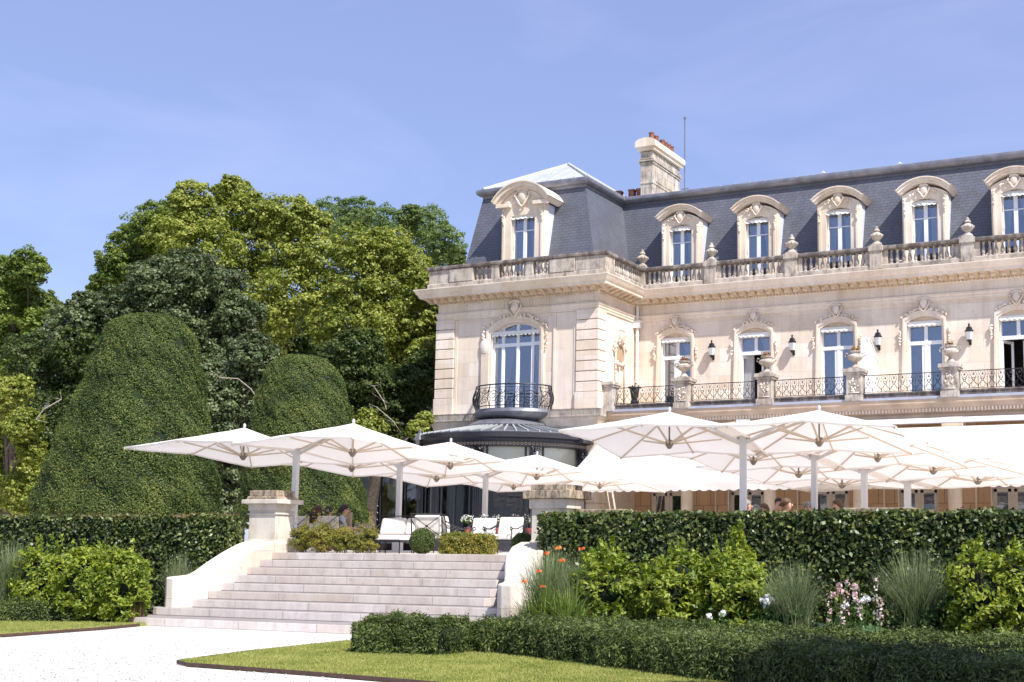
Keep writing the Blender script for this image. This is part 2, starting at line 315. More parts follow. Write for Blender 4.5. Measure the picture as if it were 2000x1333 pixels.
edging([(-45,-1.05),(-22,12.35),(-17.72,14.37),(-17.87,16.5),(-18.1,17.5)],'thin rusty edging strip between the left lawn and the gravel')
sheet('terrace',[(-130,20.9),(90,20.9),(90,140),(-130,140)],ZT,M['paving'],thick=1.33)
# short grass blades on the lawns
def inpoly(x,y,poly):
    c=np.zeros(len(x),bool); j=len(poly)-1
    for i in range(len(poly)):
        xi,yi=poly[i];xj,yj=poly[j]; q=((yi>y)!=(yj>y))&(x<(xj-xi)*(y-yi)/(yj-yi+1e-12)+xi); c^=q; j=i
    return c
M['blade']=leafmat('grass_blade',(.16,.20,.04),(.33,.35,.10),(.48,.46,.17),.35,.6,big=.25,bscale=1.5)
gx=rng.uniform(-12.4,-1,230000); gy=rng.uniform(9.3,16.1,230000); k=inpoly(gx,gy,lp); gx=gx[k];gy=gy[k]
o=leaves('grass',np.c_[gx,gy,np.full(len(gx),.043)],np.c_[rng.normal(0,1,len(gx)),rng.normal(0,1,len(gx)),np.zeros(len(gx))],.034,M['blade'],aspect=.22,jit=.2,droop=-2.2)
tag(o,'short mown grass blades covering the pointed lawn','grass',kind='stuff')
l2=[(-17.75,14.4),(-17.9,16.5),(-18.15,17.75),(-18.85,17.75),(-28,12.9),(-22,12.4)]
gx=rng.uniform(-24,-17.6,70000); gy=rng.uniform(12.3,17.8,70000); k=inpoly(gx,gy,l2); gx=gx[k];gy=gy[k]
o=leaves('grass',np.c_[gx,gy,np.full(len(gx),.043)],np.c_[rng.normal(0,1,len(gx)),rng.normal(0,1,len(gx)),np.zeros(len(gx))],.036,M['blade'],aspect=.25,jit=.2,droop=-2.2)
tag(o,'short mown grass blades on the narrow lawn left of the steps','grass',kind='stuff')
# loose darker pebbles
m=MB()
for i in range(2200):
    px=random.uniform(0,700); py=random.uniform(1228,1332); q=at(px,py,Z=0)
    if inpoly(np.array([q.x]),np.array([q.y]),lp)[0] or q.y>17.5: continue
    r=random.uniform(.004,.012); m.ball((q.x,q.y,-.006),r,5,3,sz=.7)
tag(m.build('pebbles',plain('dark_pebble',(.34,.315,.30),.9,.5,40),smooth=True),'loose darker pebbles strewn over the white gravel','pebbles',kind='stuff')

# ------------------------------------------------------------- garden staircase
SX0,SX1=-18.05,-12.2
st=thing('garden_staircase','broad pale stone staircase of nine steps between two sloping cheek walls','staircase',(-15,19,0))
def loc(o,t=None): return o
def P_(mb,name,mat,parent,smooth=False,bevel=0,label=None):
    """build a part given in world coordinates under a parent that may be moved"""
    off=Vector((0,0,0)); p=parent
    while p is not None: off+=Vector(p.location); p=p.parent
    mb.v=[(x-off.x,y-off.y,z-off.z) for x,y,z in mb.v]
    o=mb.build(name,mat,parent,smooth,bevel)
    if label:o['label']=label
    return o
wide={0:(-18.85,-10.3),1:(-18.85,-10.5),2:(-18.3,-11.2)}
for i in range(9):
    y0=18.05+.35*i+(-.35 if i==0 else 0); z1=.14+.147*i; x0,x1=wide.get(i,(-18.1,-12.1+ (.5-.09*i if i<6 else 0)))
    m=MB()
    if i==8: m.box(x0,x1,20.85,20.95,z1-.147,z1)
    elif i<2:
        r=.22; poly=[(x0,y0+1.2),(x0,y0+r)]+[(x0+r-r*math.cos(a),y0+r-r*math.sin(a)) for a in (R(30),R(60),R(90))]+[(x1-r+r*math.cos(a),y0+r-r*math.sin(a)) for a in (R(90),R(60),R(30))]+[(x1,y0+r),(x1,y0+1.2)]
        m.prism(poly,'z',-.05 if i==0 else z1-.147,z1)
    else: m.box(x0,x1,y0,y0+.6,z1-.147,z1)
    P_(m,'step',M['step'],st,bevel=.012,label='lowest, darker stained step' if i==0 else None)
# cheek walls: a profile along Y with thickness in X, rounded end
def cheek(xi_fn,xo_fn,label,side):
    m=MB(); ys=[18.45,18.55,18.7,18.95,19.2,19.4,19.7,20.1,20.5,20.8,21.4]
    top=[.83,.84,.85,.86,.88,.96,1.12,1.31,1.47,1.55,1.55]
    th=[.25,.6,.85,1,1,1,1,1,1,1,1]; v=[];f=[]
    for y,z,t in zip(ys,top,th):
        xi,xo=xi_fn(y),xo_fn(y); c=(xi+xo)/2; h=(xo-xi)/2*t
        v+=[(c-h,y,.0),(c-h,y,z-.03),(c-h*.9,y,z),(c+h*.9,y,z),(c+h,y,z-.03),(c+h,y,.0)]
    for i in range(len(ys)-1):
        for k in range(6): f.append((i*6+k,(i+1)*6+k,(i+1)*6+(k+1)%6,i*6+(k+1)%6))
    f.append(tuple(range(6))); f.append(tuple(range((len(ys)-1)*6+5,(len(ys)-1)*6-1,-1)))
    m.add(v,f); o=P_(m,'cheek_wall',M['cheek'],st,smooth='auto',label=label)
    b=o.modifiers.new('bevel','BEVEL'); b.width=.02; b.segments=2
cheek(lambda y:-18.72,lambda y:-18.05,'left cheek wall, straight and sunlit',0)
def xi(y): t=max(0,min(1,(20.6-y)/1.9)); return -12.2+.78*(t*t*(3-2*t))
cheek(xi,lambda y:xi(y)+.72,'right cheek wall, flaring outwards at its foot',1)
# piers on the terrace edge
def pier(x0,x1,y0,y1,label,kind=0):
    t=thing('stone_pier',label,'pier',((x0+x1)/2,(y0+y1)/2,ZT),group='stone piers at the terrace edge')
    m=MB().box(x0-.05,x1+.06,y0-.05,y1+.05,ZT,ZT+.17); m.prism([(x0-.06,ZT+.17),(x1+.06,ZT+.17),(x1,ZT+.27),(x0,ZT+.27)],'y',y0-.03,y1+.03)
    P_(m,'base',M['pier'],t,bevel=.01)
    P_(MB().box(x0,x1,y0,y1,ZT+.26,ZT+.86),'shaft',M['pier'],t,bevel=.008)
    if kind==0:
        m=MB().box(x0-.03,x1+.03,y0-.03,y1+.03,ZT+.78,ZT+.805); m.box(x0-.02,x1+.02,y0-.02,y1+.02,ZT+.86,ZT+1.0)
        P_(m,'neck',M['pier'],t,bevel=.006)
        m=MB().box(x0-.12,x1+.14,y0-.12,y1+.14,ZT+1.0,ZT+1.09); P_(m,'cap',M['pier'],t,bevel=.012)
        m=MB().prism([(x0-.08,ZT+1.09),(x1+.09,ZT+1.09),(x1+.02,ZT+1.16),(x0-.02,ZT+1.16)],'y',y0-.05,y1+.05); m.box(x0-.01,x1+.01,y0-.01,y1+.01,ZT+1.16,ZT+1.28)
        P_(m,'top_block',M['lichen'],t,bevel=.012)
    else:
        P_(MB().box(x0-.04,x1+.05,y0-.04,y1+.05,ZT+.86,ZT+1.04),'neck',M['pier'],t,bevel=.01)
        P_(MB().box(x0-.13,x1+.15,y0-.13,y1+.15,ZT+1.04,ZT+1.2),'cap',M['lichen'],t,bevel=.014)
        P_(MB().box(x0-.02,x1+.02,y0-.02,y1+.02,ZT+1.2,ZT+1.31),'top_block',M['lichen'],t,bevel=.014)
    return t
pier(-18.78,-18.08,20.95,21.5,'pale stone pier with moulded cap left of the steps')
pier(-12.06,-11.34,21.0,21.6,'massive stone pier with mottled cap right of the steps',1)
def capblock(px0,px1,y0,y1,D,label):
    a=at(px0,(y0+y1)/2,Y=D); b=at(px1,(y0+y1)/2,Y=D); z1=at((px0+px1)/2,y0,Y=D).z
    t=thing('stone_block',label,'stone block',((a.x+b.x)/2,D+.3,ZT),group='low blocks of the terrace wall')
    P_(MB().box(a.x,b.x,D,D+.6,ZT,z1-.16),'shaft',M['pier'],t,bevel=.01)
    P_(MB().box(a.x-.05,b.x+.05,D-.05,D+.65,z1-.16,z1),'cap',M['lichen'],t,bevel=.02)
capblock(1112,1212,995,1005,21.4,'flat grey stone block behind the hedge beside the massive pier')
capblock(1650,1778,992,1004,21.4,'flat grey stone block rising behind the right hedge below the parasols')

# ------------------------------------------------------------- the chateau
XL,XR,PF,WW=-30.0,-22.6,44.25,47.75
ch=thing('chateau','cream stone chateau with slate mansard roof, dormers and balustrade','building',(-20,48,0))
def C_(mb,name,mat,parent=None,**k): return P_(mb,name,mat,parent or ch,**k)
def arc(cx,w,zs,rise,n=10,off=0):
    w2=w/2+off; r0=rise
    rad=((w/2)**2+rise**2)/(2*rise); cz=zs+rise-rad; a=math.asin(min(1,(w/2)/rad)); rr=rad+off
    return [(cx+rr*math.sin(t),cz+rr*math.cos(t)) for t in [(-a+2*a*i/n) for i in range(n+1)]]
def wall_x(m,y0,y1,x0,x1,z0,z1,ops):
    """wall facing -Y with segmental-headed openings (cx,w,zb,zs,rise)"""
    x=x0
    for (cx,w,zb,zs,rise) in ops:
        a,b=cx-w/2,cx+w/2
        m.box(x,a,y0,y1,z0,z1)
        if zb>z0: m.box(a,b,y0,y1,z0,zb)
        A=arc(cx,w,zs,rise); m.prism([(a,z1)]+[(px,pz) for px,pz in A]+[(b,z1)],'y',y0,y1)
        x=b
    m.box(x,x1,y0,y1,z0,z1)
WX=[-20.78+3.41*k for k in range(8)]
PCX=-26.32
m=MB()
wall_x(m,PF,PF+.5,XL+.02,XR-.0,ZT,11.9,[(PCX,2.30,6.9,10.08,.42)])
m.box(XL,XL+.5,PF+.5,60,ZT,11.9); m.box(XR-.5,XR,PF+.5,60,ZT,11.9)
wall_x(m,WW,WW+.5,XR,9.5,6.3,11.9,[(x,1.34,6.9,10.02,.24) for x in WX])
m.box(9,9.5,WW+.5,60,ZT,11.9); m.box(XL,9.5,60,60.5,ZT,11.9)
C_(m,'wall',M['wall'])
# rusticated corner strips
def quoins(m,x0,x1,y0,y1):
    z=6.98
    m.box(x0-.03,x1+.03,y0-.03,y1,6.86,7.52); z=7.54
    while z<10.75: m.box(x0,x1,y0,y1,z,min(z+.375,10.8)); z+=.41
m=MB(); quoins(m,XL-.08,-29.2,PF-.1,PF+.02); C_(m,'corner_strip',M['wall'],bevel=.015)
m=MB(); quoins(m,-23.5,XR+.09,PF-.1,PF+.02)
m.box(XR-.02,XR+.12,PF+.021,PF+.62,6.86,7.52); z=7.54
while z<10.75: m.box(XR-.02,XR+.09,PF+.021,PF+.62,z,min(z+.375,10.8)); z+=.41
C_(m,'corner_strip',M['wall'],bevel=.015)
m=MB()  # flat pilasters and panels beside the large window
for x0,x1,d in ((-29.16,-29.05,.03),(-24.55,-24.44,.05),(-23.62,-23.53,.05),(-24.43,-23.63,.02)): C_(MB().box(x0,x1,PF-d,PF+.02,6.9,10.75),'pilaster',M['trim'])
m=MB(); m.box(XR,9.5,44.9,WW+.3,6.2,6.74)        # balcony slab
C_(m,'balcony_floor',M['trim'])
# entablature round the whole front
PATH=[(XL,60),(XL,PF),(XR,PF),(XR,WW),(9.5,WW)]
m=MB().mould(PATH,[(-.05,10.78),(.05,10.78),(.05,10.86),(.08,10.88),(.08,10.96),(.12,10.99),(.12,11.06),(.04,11.1),(-.05,11.1)])
m.mould(PATH,[(-.05,11.1),(.03,11.1),(.03,11.44),(.1,11.5),(.1,11.54),(-.05,11.54)])
C_(m,'frieze',M['trim'])
m=MB().mould(PATH,[(-.05,11.54),(.16,11.54),(.2,11.62),(.2,11.68),(.62,11.68),(.64,11.8),(.7,11.84),(.78,11.98),(.80,12.0),(.80,12.03),(-.05,12.03)])
C_(m,'cornice',M['trim'],label='projecting stone cornice')
def along(fn,a,b,step):
    n=int((b-a)/step)
    for i in range(n+1): fn(a+(b-a)*i/n)
m=MB()
mod=lambda x0,x1,y0,y1:m.prism([(y0,11.68),(y1,11.68),(y1,11.5),(y1-.1,11.5),(y0+.06,11.6)],'x',x0,x1)
ochre=plain('ochre_limestone',(.52,.40,.28),.85,.15,5,bump=.4)
along(lambda x:mod(x-.075,x+.075,PF-.56,PF-.02),XL-.3,XR+.4,.38); along(lambda x:m.box(x-.035,x+.035,PF-.17,PF-.1,11.46,11.54),XL,XR,.14); C_(m,'modillion_row',ochre)
m=MB(); along(lambda x:mod(x-.075,x+.075,WW-.56,WW-.02),XR+.75,9.4,.38); along(lambda x:m.box(x-.035,x+.035,WW-.17,WW-.1,11.46,11.54),XR+.2,6.5,.14); C_(m,'modillion_row',ochre)
m=MB(); along(lambda y:m.prism([(XR+.56,11.68),(XR+.02,11.68),(XR+.02,11.5),(XR+.12,11.5),(XR+.5,11.6)],'y',y-.075,y+.075),PF-.2,WW-.7,.38); along(lambda y:m.box(XR+.1,XR+.17,y-.035,y+.035,11.46,11.54),PF,WW-.15,.14); C_(m,'modillion_row',ochre)
# carved frieze panels on the pavilion
m=MB()
for x0,x1 in ((-28.9,-27.9),(-24.5,-23.55)):
    m.box(x0,x1,PF-.07,PF-.02,11.14,11.44)
    n=7
    for i in range(n): m.tube([( x0+.1+(x1-x0-.2)*i/(n-1)+.06*math.cos(a),PF-.08,11.29+.12*math.sin(a)) for a in [PI*.1+PI*1.4*k/6 for k in range(7)]],.012,4)
for x in np.arange(-27.8,-24.6,.13): m.box(x,x+.05,PF-.06,PF-.02,11.14,11.42)
m.box(-23.35,-22.75,PF-.07,PF-.03,11.16,11.42); m.box(XR+.03,XR+.07,PF+.05,PF+.55,11.16,11.42)
C_(m,'carved_panel',M['trim'])
# ledge between the floors on the pavilion
m=MB().mould([(XL,60),(XL,PF),(XR,PF),(XR,PF+.5)],[(-.05,6.2),(.06,6.2),(.10,6.32),(.16,6.45),(.2,6.5),(.2,6.56),(-.05,6.56)])
C_(m,'ledge',M['trim'])
m=MB().mould([(XL,60),(XL,PF),(XR,PF),(XR,PF+.5)],[(-.05,6.56),(.26,6.56),(.26,6.63),(.28,6.78),(.3,6.84),(-.05,6.88)])
C_(m,'ledge',M['weath'],label='weathered upper band of the ledge')
m=MB(); m2=MB()
for k,z in enumerate(np.arange(ZT,6.1,.47)): m.box(XL-.05,XL+.9,PF-.06,PF+.02,z+.02,z+.45); m2.box(XR-1.2,XR+.06,PF-.06,PF+.02,z+.02,z+.45); m2.box(XR-.02,XR+.06,PF+.021,PF+.8,z+.02,z+.45)
C_(m,'rusticated_base',M['wall'],bevel=.015); C_(m2,'rusticated_base',M['wall'],bevel=.015)
# balcony entablature of the wing
m=MB(); prof=[(0,6.05),(.02,6.05),(.02,6.28),(.12,6.3),(.12,6.42),(.22,6.44),(.24,6.58),(.3,6.6),(.3,6.74),(0,6.74)]
m.mould([(XR+.02,44.92),(9.5,44.92)],prof); C_(m,'balcony_cornice',plain('warm_limestone',(.50,.38,.28),.85,.22,1.6,bump=.4))
m=MB(); along(lambda x:m.box(x-.03,x+.03,44.76,44.82,6.3,6.42),XR+.1,5.5,.12); C_(m,'dentil_row',M['trim'])
C_(MB().box(XR+.3,9.5,44.58,44.72,6.74,6.83),'lead_flashing',plain('blue_lead',(.36,.38,.46),.4,.1,3))
C_(MB().box(XR+.3,9.5,44.72,45.15,6.74,6.98).box(XR+.3,9.5,44.69,45.18,6.98,7.03),'balcony_plinth',M['dark_weath'])
# balcony pedestals
PX_=[-22.35,-19.16,-15.82,-12.43,-9.01,-5.6,-2.2,1.2]
for i,x in enumerate(PX_):
    w=.32; m=MB().box(x-w,x+w,44.5,45.15,6.76,6.98); m.box(x-w+.04,x+w-.04,44.56,45.1,6.98,7.72); m.box(x-w-.02,x+w+.02,44.5,45.16,7.72,7.8); m.box(x-w-.06,x+w+.06,44.45,45.2,7.8,7.93)
    pd=C_(m,'pedestal',M['weath'],bevel=.01)
    if 0<i<5:
        c=MB()
        for k in range(16): c.ball((x+random.uniform(-.16,.16),44.55,7.35+random.uniform(-.25,.25)),random.uniform(.02,.05),5,4,sy=.5)
        c.mould([(x-.2,44.56),(x+.2,44.56)],[(0,7.05),(.02,7.05),(.02,7.08),(0,7.08)])
        C_(c,'carving',M['trim'],pd,smooth=True)
# railings between pedestals
def railing_mesh(w):
    m=MB(); n=int(round(w/.31)); p=w/n
    bow=lambda z:-.05*math.sin(min(1,max(0,(.62-z)/.6))*PI*.9)
    m.bar((0,0,.64),(w,0,.64),.035,.028); m.bar((0,bow(.03),.03),(w,bow(.03),.03),.022,.02)
    for i in range(n+1): m.tube([(i*p,bow(z),z) for z in (.03,.2,.4,.62)],.008,4)
    for i in range(n):
        c=(i+.5)*p
        for s in (-1,1):
            m.tube([(c+s*x*p,bow(z)-.003,z) for x,z in ((.5,.04),(.42,.16),(.2,.2),(.08,.3),(.22,.42),(.34,.5),(.22,.6),(.02,.56),(.1,.48))],.009,4)
            m.tube([(c+s*x*p,bow(z)-.003,z) for x,z in ((.02,.05),(.25,.1),(.3,.2),(.1,.26))],.008,4)
        m.tube([(c+.07*math.cos(a),bow(.36)-.004,.36+.035*math.sin(a)) for a in [2*PI*k/8 for k in range(8)]],.009,4,True)
        m.ball((c,bow(.5),.5),.022,5,4); m.ball((c,bow(.26),.27),.02,5,4); m.ball((c+p/2,bow(.45),.4),.02,5,4)
    return m
rm=None
for a,b in zip(PX_[:-1],PX_[1:]):
    w=b-a-.62
    if rm is None or abs(w-rw)>.12:
        o=railing_mesh(w).build('balcony_railing',M['iron'],ch); rm=o; rw=w
    else:
        o=rm.copy(); COL.objects.link(o); o.scale=(w/rw,1,1)
    o.location=Vector((a+.31,44.86,7.05))-Vector(ch.location)
# arcade: columns, back wall, doors
for x in PX_[1:]:
    m=MB().lathe([(.30,0),(.30,.12),(.25,.2),(.235,.3),(.22,3.9),(.25,3.95),(.25,4.05),(.32,4.15),(.34,4.4)],x,45.15,18,ZT); m.box(x-.36,x+.36,44.8,45.5,ZT+4.4,6.1)
    C_(m,'column',M['trim'],smooth='auto')
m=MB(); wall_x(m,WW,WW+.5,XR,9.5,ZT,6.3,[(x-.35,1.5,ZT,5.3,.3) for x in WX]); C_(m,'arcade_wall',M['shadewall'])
for x in WX:
    for d in (.75,1.75,2.3): C_(MB().box(x+d,x+d+.05,WW-.05,WW+.02,ZT,5.9),'arcade_pilaster',M['trim'])
def rounded(x0,x1,z0,z1,r=.12):
    return [(x0+r,z0),(x1-r,z0),(x1,z0+r),(x1,z1-r),(x1-r,z1),(x0+r,z1),(x0,z1-r),(x0,z0+r)]
m=MB()
for x in WX:
    c=x-.35; d=C_(MB().box(c-.75,c-.68,WW+.12,WW+.2,ZT,5.5).box(c+.68,c+.75,WW+.12,WW+.2,ZT,5.5).box(c-.05,c+.05,WW+.1,WW+.2,ZT,5.5).box(c-.68,c+.68,WW+.12,WW+.2,3.72,3.8).box(c-.68,c-.56,WW+.13,WW+.19,ZT,3.72).box(c+.56,c+.68,WW+.13,WW+.19,ZT,3.72).box(c-.68,c+.68,WW+.13,WW+.19,3.6,3.72).box(c-.68,c+.68,WW+.12,WW+.2,5.3,5.58).box(c-.17,c-.05,WW+.13,WW+.19,ZT,3.72).box(c+.05,c+.17,WW+.13,WW+.19,ZT,3.72).box(c-.68,c+.68,WW+.13,WW+.19,ZT,ZT+.35),'french_door',M['offwhite'],bevel=.006)
    g=MB().box(c-.68,c+.68,WW+.155,WW+.165,ZT+.2,5.4); C_(g,'pane',M['dglass'],d)
    cu=MB()
    xs=np.linspace(c-.66,c-.3,9)
    for i in range(8): cu.add([(xs[i],WW+.4+.04*(i%2),ZT),(xs[i+1],WW+.4+.04*((i+1)%2),ZT),(xs[i+1],WW+.4+.04*((i+1)%2),5.3),(xs[i],WW+.4+.04*(i%2),5.3)],[(0,1,2,3)])
    C_(cu,'curtain',M['swag'],d,smooth=True)
C_(MB().box(XL+.5,9,49.6,49.7,ZT,11.9).box(XL+.5,XR-.5,47.2,47.3,ZT,11.9).box(XL+.5,9,48.3,60,6.32,6.36).box(XL+.5,XR-.1,PF+.5,60,11.85,11.88).box(XR-.1,9,WW+.5,60,11.85,11.88),'unlit_backing',M['unlit_room'])  # near-black sheets standing for the dark of the unlit rooms
# ---- big and small french windows of the main floor
def wavy(x0,x1,y,z0,z1,n,amp,lean=0,gather=None):
    m=MB(); xs=np.linspace(x0,x1,n+1); v=[];f=[]
    rows=6
    for j in range(rows+1):
        t=j/rows; z=z1+(z0-z1)*t
        for i,x in enumerate(xs):
            xx=x
            if gather: g0,g1=gather; xx=x0+(x-x0)*(1-(1-g1)*math.sin(min(1,t*1.3)*PI/2)) if lean>=0 else x1-(x1-x)*(1-(1-g1)*math.sin(min(1,t*1.3)*PI/2))
            v.append((xx,y+(amp if i%2 else -amp),z))
    for j in range(rows):
        for i in range(n): a=j*(n+1)+i; f.append((a,a+1,a+n+2,a+n+1))
    return m.add(v,f)
def garland(m,pts,r=.05,dens=1.6,sp=.6):
    for a,b in zip(pts[:-1],pts[1:]):
        a=Vector(a);b=Vector(b); n=max(1,int((b-a).length/r*dens))
        for i in range(n):
            p=a.lerp(b,random.random()); q=r*random.uniform(.45,1)
            m.ball((p.x+random.uniform(-1,1)*r*sp,p.y-random.random()*r*.5,p.z+random.uniform(-1,1)*r*sp),q,5,4)
def cartouche(m,x,y,z,s=1,face=True):
    m.ball((x,y,z),.16*s,10,8,sy=.55,sz=1.35)
    if face:
        m.ball((x,y-.07*s,z-.02*s),.10*s,8,7,sy=.8,sz=1.2); m.ball((x,y-.16*s,z-.02*s),.022*s,5,4,sz=1.6)
    for k in range(9): a=PI*k/8; m.ball((x+.15*s*math.cos(a),y-.02,z+.17*s+.06*s*math.sin(a)),.05*s,5,4)
    m.tube([(x-.22*s,y-.02,z+.12*s),(x-.26*s,y-.05,z),(x-.16*s,y-.05,z-.12*s),(x-.08*s,y-.06,z-.26*s),(x,y-.05,z-.34*s)],.035*s,5)
    m.tube([(x+.22*s,y-.02,z+.12*s),(x+.26*s,y-.05,z),(x+.16*s,y-.05,z-.12*s),(x+.08*s,y-.06,z-.26*s),(x,y-.05,z-.34*s)],.035*s,5)
def surround(cx,w,y,zb,zs,rise,big=False):
    m=MB(); b=.26 if big else .22
    for (o0,o1,dp) in ((.0,b*.45,.05),(b*.45,b,.09)):
        A=arc(cx,w,zs,rise,12,o0); B=arc(cx,w,zs,rise,12,o1)
        poly=[(cx-w/2-o0,zb)]+A+[(cx+w/2+o0,zb),(cx+w/2+o1,zb)]+B[::-1]+[(cx-w/2-o1,zb)]
        # as quads
        vi=[(cx-w/2-o0,zb)]+A+[(cx+w/2+o0,zb)]; vo=[(cx-w/2-o1,zb)]+B+[(cx+w/2+o1,zb)]
        n=len(vi)
        for i in range(n-1):
            q=[vi[i],vi[i+1],vo[i+1],vo[i]]; m.add([(p[0],y-dp,p[1]) for p in q]+[(p[0],y+.02,p[1]) for p in q],[(0,1,2,3),(0,4,5,1),(3,2,6,7),(1,5,6,2),(0,3,7,4)])
    o=C_(m,'window_surround',M['trim'])
    c=MB(); s=1.25 if big else .95; ztop=zs+rise+b
    cartouche(c,cx,y-.1,ztop+(.33 if big else .26),s,big)
    A=arc(cx,w,zs,rise,12,b+.07); A=[(p[0],y-.07,p[1]) for p in A]
    garland(c,A,.075 if big else .06,1.5)
    for s_ in (-1,1):
        x=cx+s_*(w/2+b+.05)
        if big: garland(c,[(x,y-.06,ztop-.35),(x+s_*.03,y-.06,9.6),(x,y-.05,9.3)],.06,1.2)
        else: garland(c,[(x,y-.06,9.75),(x,y-.05,9.2)],.055,1.8)
    C_(c,'carving',M['trim'],o,smooth=True)
def french_window(cx,w,y,zb,zs,rise,ztr,big=False,openleaf=False,curt=1):
    yf=y+.22; m=MB(); fr=.075
    m.box(cx-w/2,cx-w/2+fr,yf,yf+.08,zb,zs); m.box(cx+w/2-fr,cx+w/2,yf,yf+.08,zb,zs)
    A=arc(cx,w,zs,rise,10); B=arc(cx,w-2*fr,zs,rise-.02,10,-.02)
    for i in range(10):
        q=[A[i],A[i+1],B[i+1],B[i]]; m.add([(p[0],yf,p[1]) for p in q]+[(p[0],yf+.08,p[1]) for p in q],[(0,1,2,3),(0,4,5,1),(3,2,6,7)])
    m.box(cx-w/2,cx+w/2,yf-.02,yf+.1,ztr-.07,ztr+.07)
    m.box(cx-w/2,cx+w/2,yf,yf+.08,zb,zb+.1)
    xs=[cx] if not big else [cx-w*.30,cx,cx+w*.30]
    for x in xs: m.box(x-.065,x+.065,yf-.01,yf+.09,zb if not openleaf else ztr,zs+rise-.03)
    if big:
        m.box(cx-w/2,cx+w/2,yf,yf+.08,10.12,10.2)
    else:
        if not openleaf:
            for s in (-1,1): m.box(cx+s*.115-.05,cx+s*.115+.05,yf+.01,yf+.07,zb,ztr)
        m.box(cx-w/2,cx+w/2,yf+.005,yf+.075,zs-.12,zs-.02)
    o=C_(m,'window',M['white'],bevel=.006)
    g=MB(); gb=ztr if openleaf else zb+.1
    poly=[(cx-w/2+.03,gb)]+[(p[0],p[1]) for p in arc(cx,w-.06,zs,rise-.01,10)]+[(cx+w/2-.03,gb)]
    g.prism(poly,'y',yf+.035,yf+.045); C_(g,'pane',M['glass'],o)
    if curt:
        if big:
            C_(wavy(cx-w/2,cx-w*.26,y+.5,zb,zs+.2,12,.035),'curtain',M['curtain'],o,smooth=True)
            C_(wavy(cx-w*.30,cx+.05,y+.55,zb,zs+.2,18,.03,1,(0,.12)),'curtain',M['curtain'],o,smooth=True)
            C_(wavy(cx+w*.12,cx+w/2,y+.55,zb,zs+.2,16,.03,-1,(0,.3)),'curtain',M['curtain'],o,smooth=True)
        elif curt==1:
            C_(wavy(cx-w/2,cx-.08,y+.5,zb,zs+.1,16,.03,1,(0,.7)),'curtain',M['curtain'],o,smooth=True)
            C_(wavy(cx+.05,cx+w/2,y+.5,zb,zs+.1,14,.03,-1,(0,.2)),'curtain',M['curtain'],o,smooth=True)
        elif curt==2:
            C_(MB().box(cx-w/2,cx+w/2,y+.46,y+.47,zb,zs+.2),'blind',plain('net_blind',(.42,.44,.47),.9,.05),o)
    if openleaf:
        for s in (-1,1):
            a=R(62 if s<0 else 40); hx=cx+s*(w/2-fr); L=w/2-fr
            l=MB(); ex=hx-s*L*math.cos(a); ey=yf+.04+L*math.sin(a)*(1)
            l.bar((hx,yf+.04,zb+.05),(ex,ey,zb+.05),.05,.1); l.bar((hx,yf+.04,ztr-.12),(ex,ey,ztr-.12),.05,.1)
            l.bar((hx,yf+.04,zb),(hx,yf+.04,ztr-.07),.07,.07); l.bar((ex,ey,zb),(ex,ey,ztr-.07),.09,.06)
            C_(l,'open_leaf',M['white'],o)
    if not big:
        C_(MB().prism([(cx-w/2,zs-.02)]+arc(cx,w,zs,rise,10)+[(cx+w/2,zs-.02)],'y',yf-.05,yf+.1),'arch_panel',M['trim'],o)
    # rolled sun blind with scalloped valance
    v=MB(); zz=zs+(.02 if not big else .05); v.tube([(cx-w/2+.02,y+.06,zz),(cx+w/2-.02,y+.06,zz)],.05,8)
    n=7 if not big else 12; v2=[];f2=[]
    nn=n*8
    for i in range(nn+1):
        x=cx-w/2+.02+(w-.04)*i/nn; t=(i%8)/8; d=.10+.06*abs(math.sin(t*PI)); v2+=[(x,y+.02,zz),(x,y-.0,zz-d)]
    for i in range(nn): f2.append((2*i,2*i+1,2*i+3,2*i+2))
    v.add(v2,f2); v.bar((cx-w/2+.03,y+.05,zz-.05),(cx-w/2+.07,y+.16,zz-1.9),.02); 
    C_(v,'sun_blind',M['cloth'],o)
    return o
french_window(PCX,2.30,PF,6.9,10.08,.42,9.63,big=True); surround(PCX,2.30,PF,6.9,10.08,.42,True)
C_(MB().box(-27.85,-27.5,PF-.1,PF+.02,6.95,9.75).ball((-27.72,PF-.02,9.55),.26,12,10,sy=.5,sz=1.5),'shutter_box',M['trim'],smooth='auto')
for k,x in enumerate(WX):
    french_window(x,1.34,WW,6.9,10.02,.24,9.27,openleaf=k in (1,4),curt={0:1,1:1,2:2,3:2,4:0}.get(k,1)); surround(x,1.34,WW,6.9,10.02,.24)
# niche on the pavilion flank
m=MB(); ny,nz=46.2,9.15
pts=[(XR+.04,ny+.42*math.cos(a),nz+.55*math.sin(a)) for a in [PI*k/12 for k in range(13)]]
m.tube([(XR+.03,ny+.42,7.2)]+pts+[(XR+.03,ny-.42,7.2)],.05,6)
garland(m,[(p[0]+.02,p[1]*1.0+(p[1]-ny)*.35,p[2]+.12) for p in pts],.1,1.5)
cartouche(m,XR+.08,ny,nz+.85,1.1,False)
garland(m,[(XR+.08,ny-.4,nz-.25),(XR+.12,ny,nz-.38),(XR+.08,ny+.4,nz-.25)],.09,2.2); garland(m,[(XR+.05,ny-.45,nz-.2),(XR+.04,ny-.45,nz-1.3)],.05,1.2); garland(m,[(XR+.05,ny+.45,nz-.2),(XR+.04,ny+.45,nz-1.3)],.05,1.2)
C_(m,'niche',M['trim'],smooth=True)
C_(MB().ball((XR-.02,ny,nz+.1),.4,14,10,sx=.12,sz=1.4),'niche_shade',plain('niche_shade_tan',(.38,.27,.17),.9,.15,6))  # shallow bulge; the hollow's shade is put into its dark tan
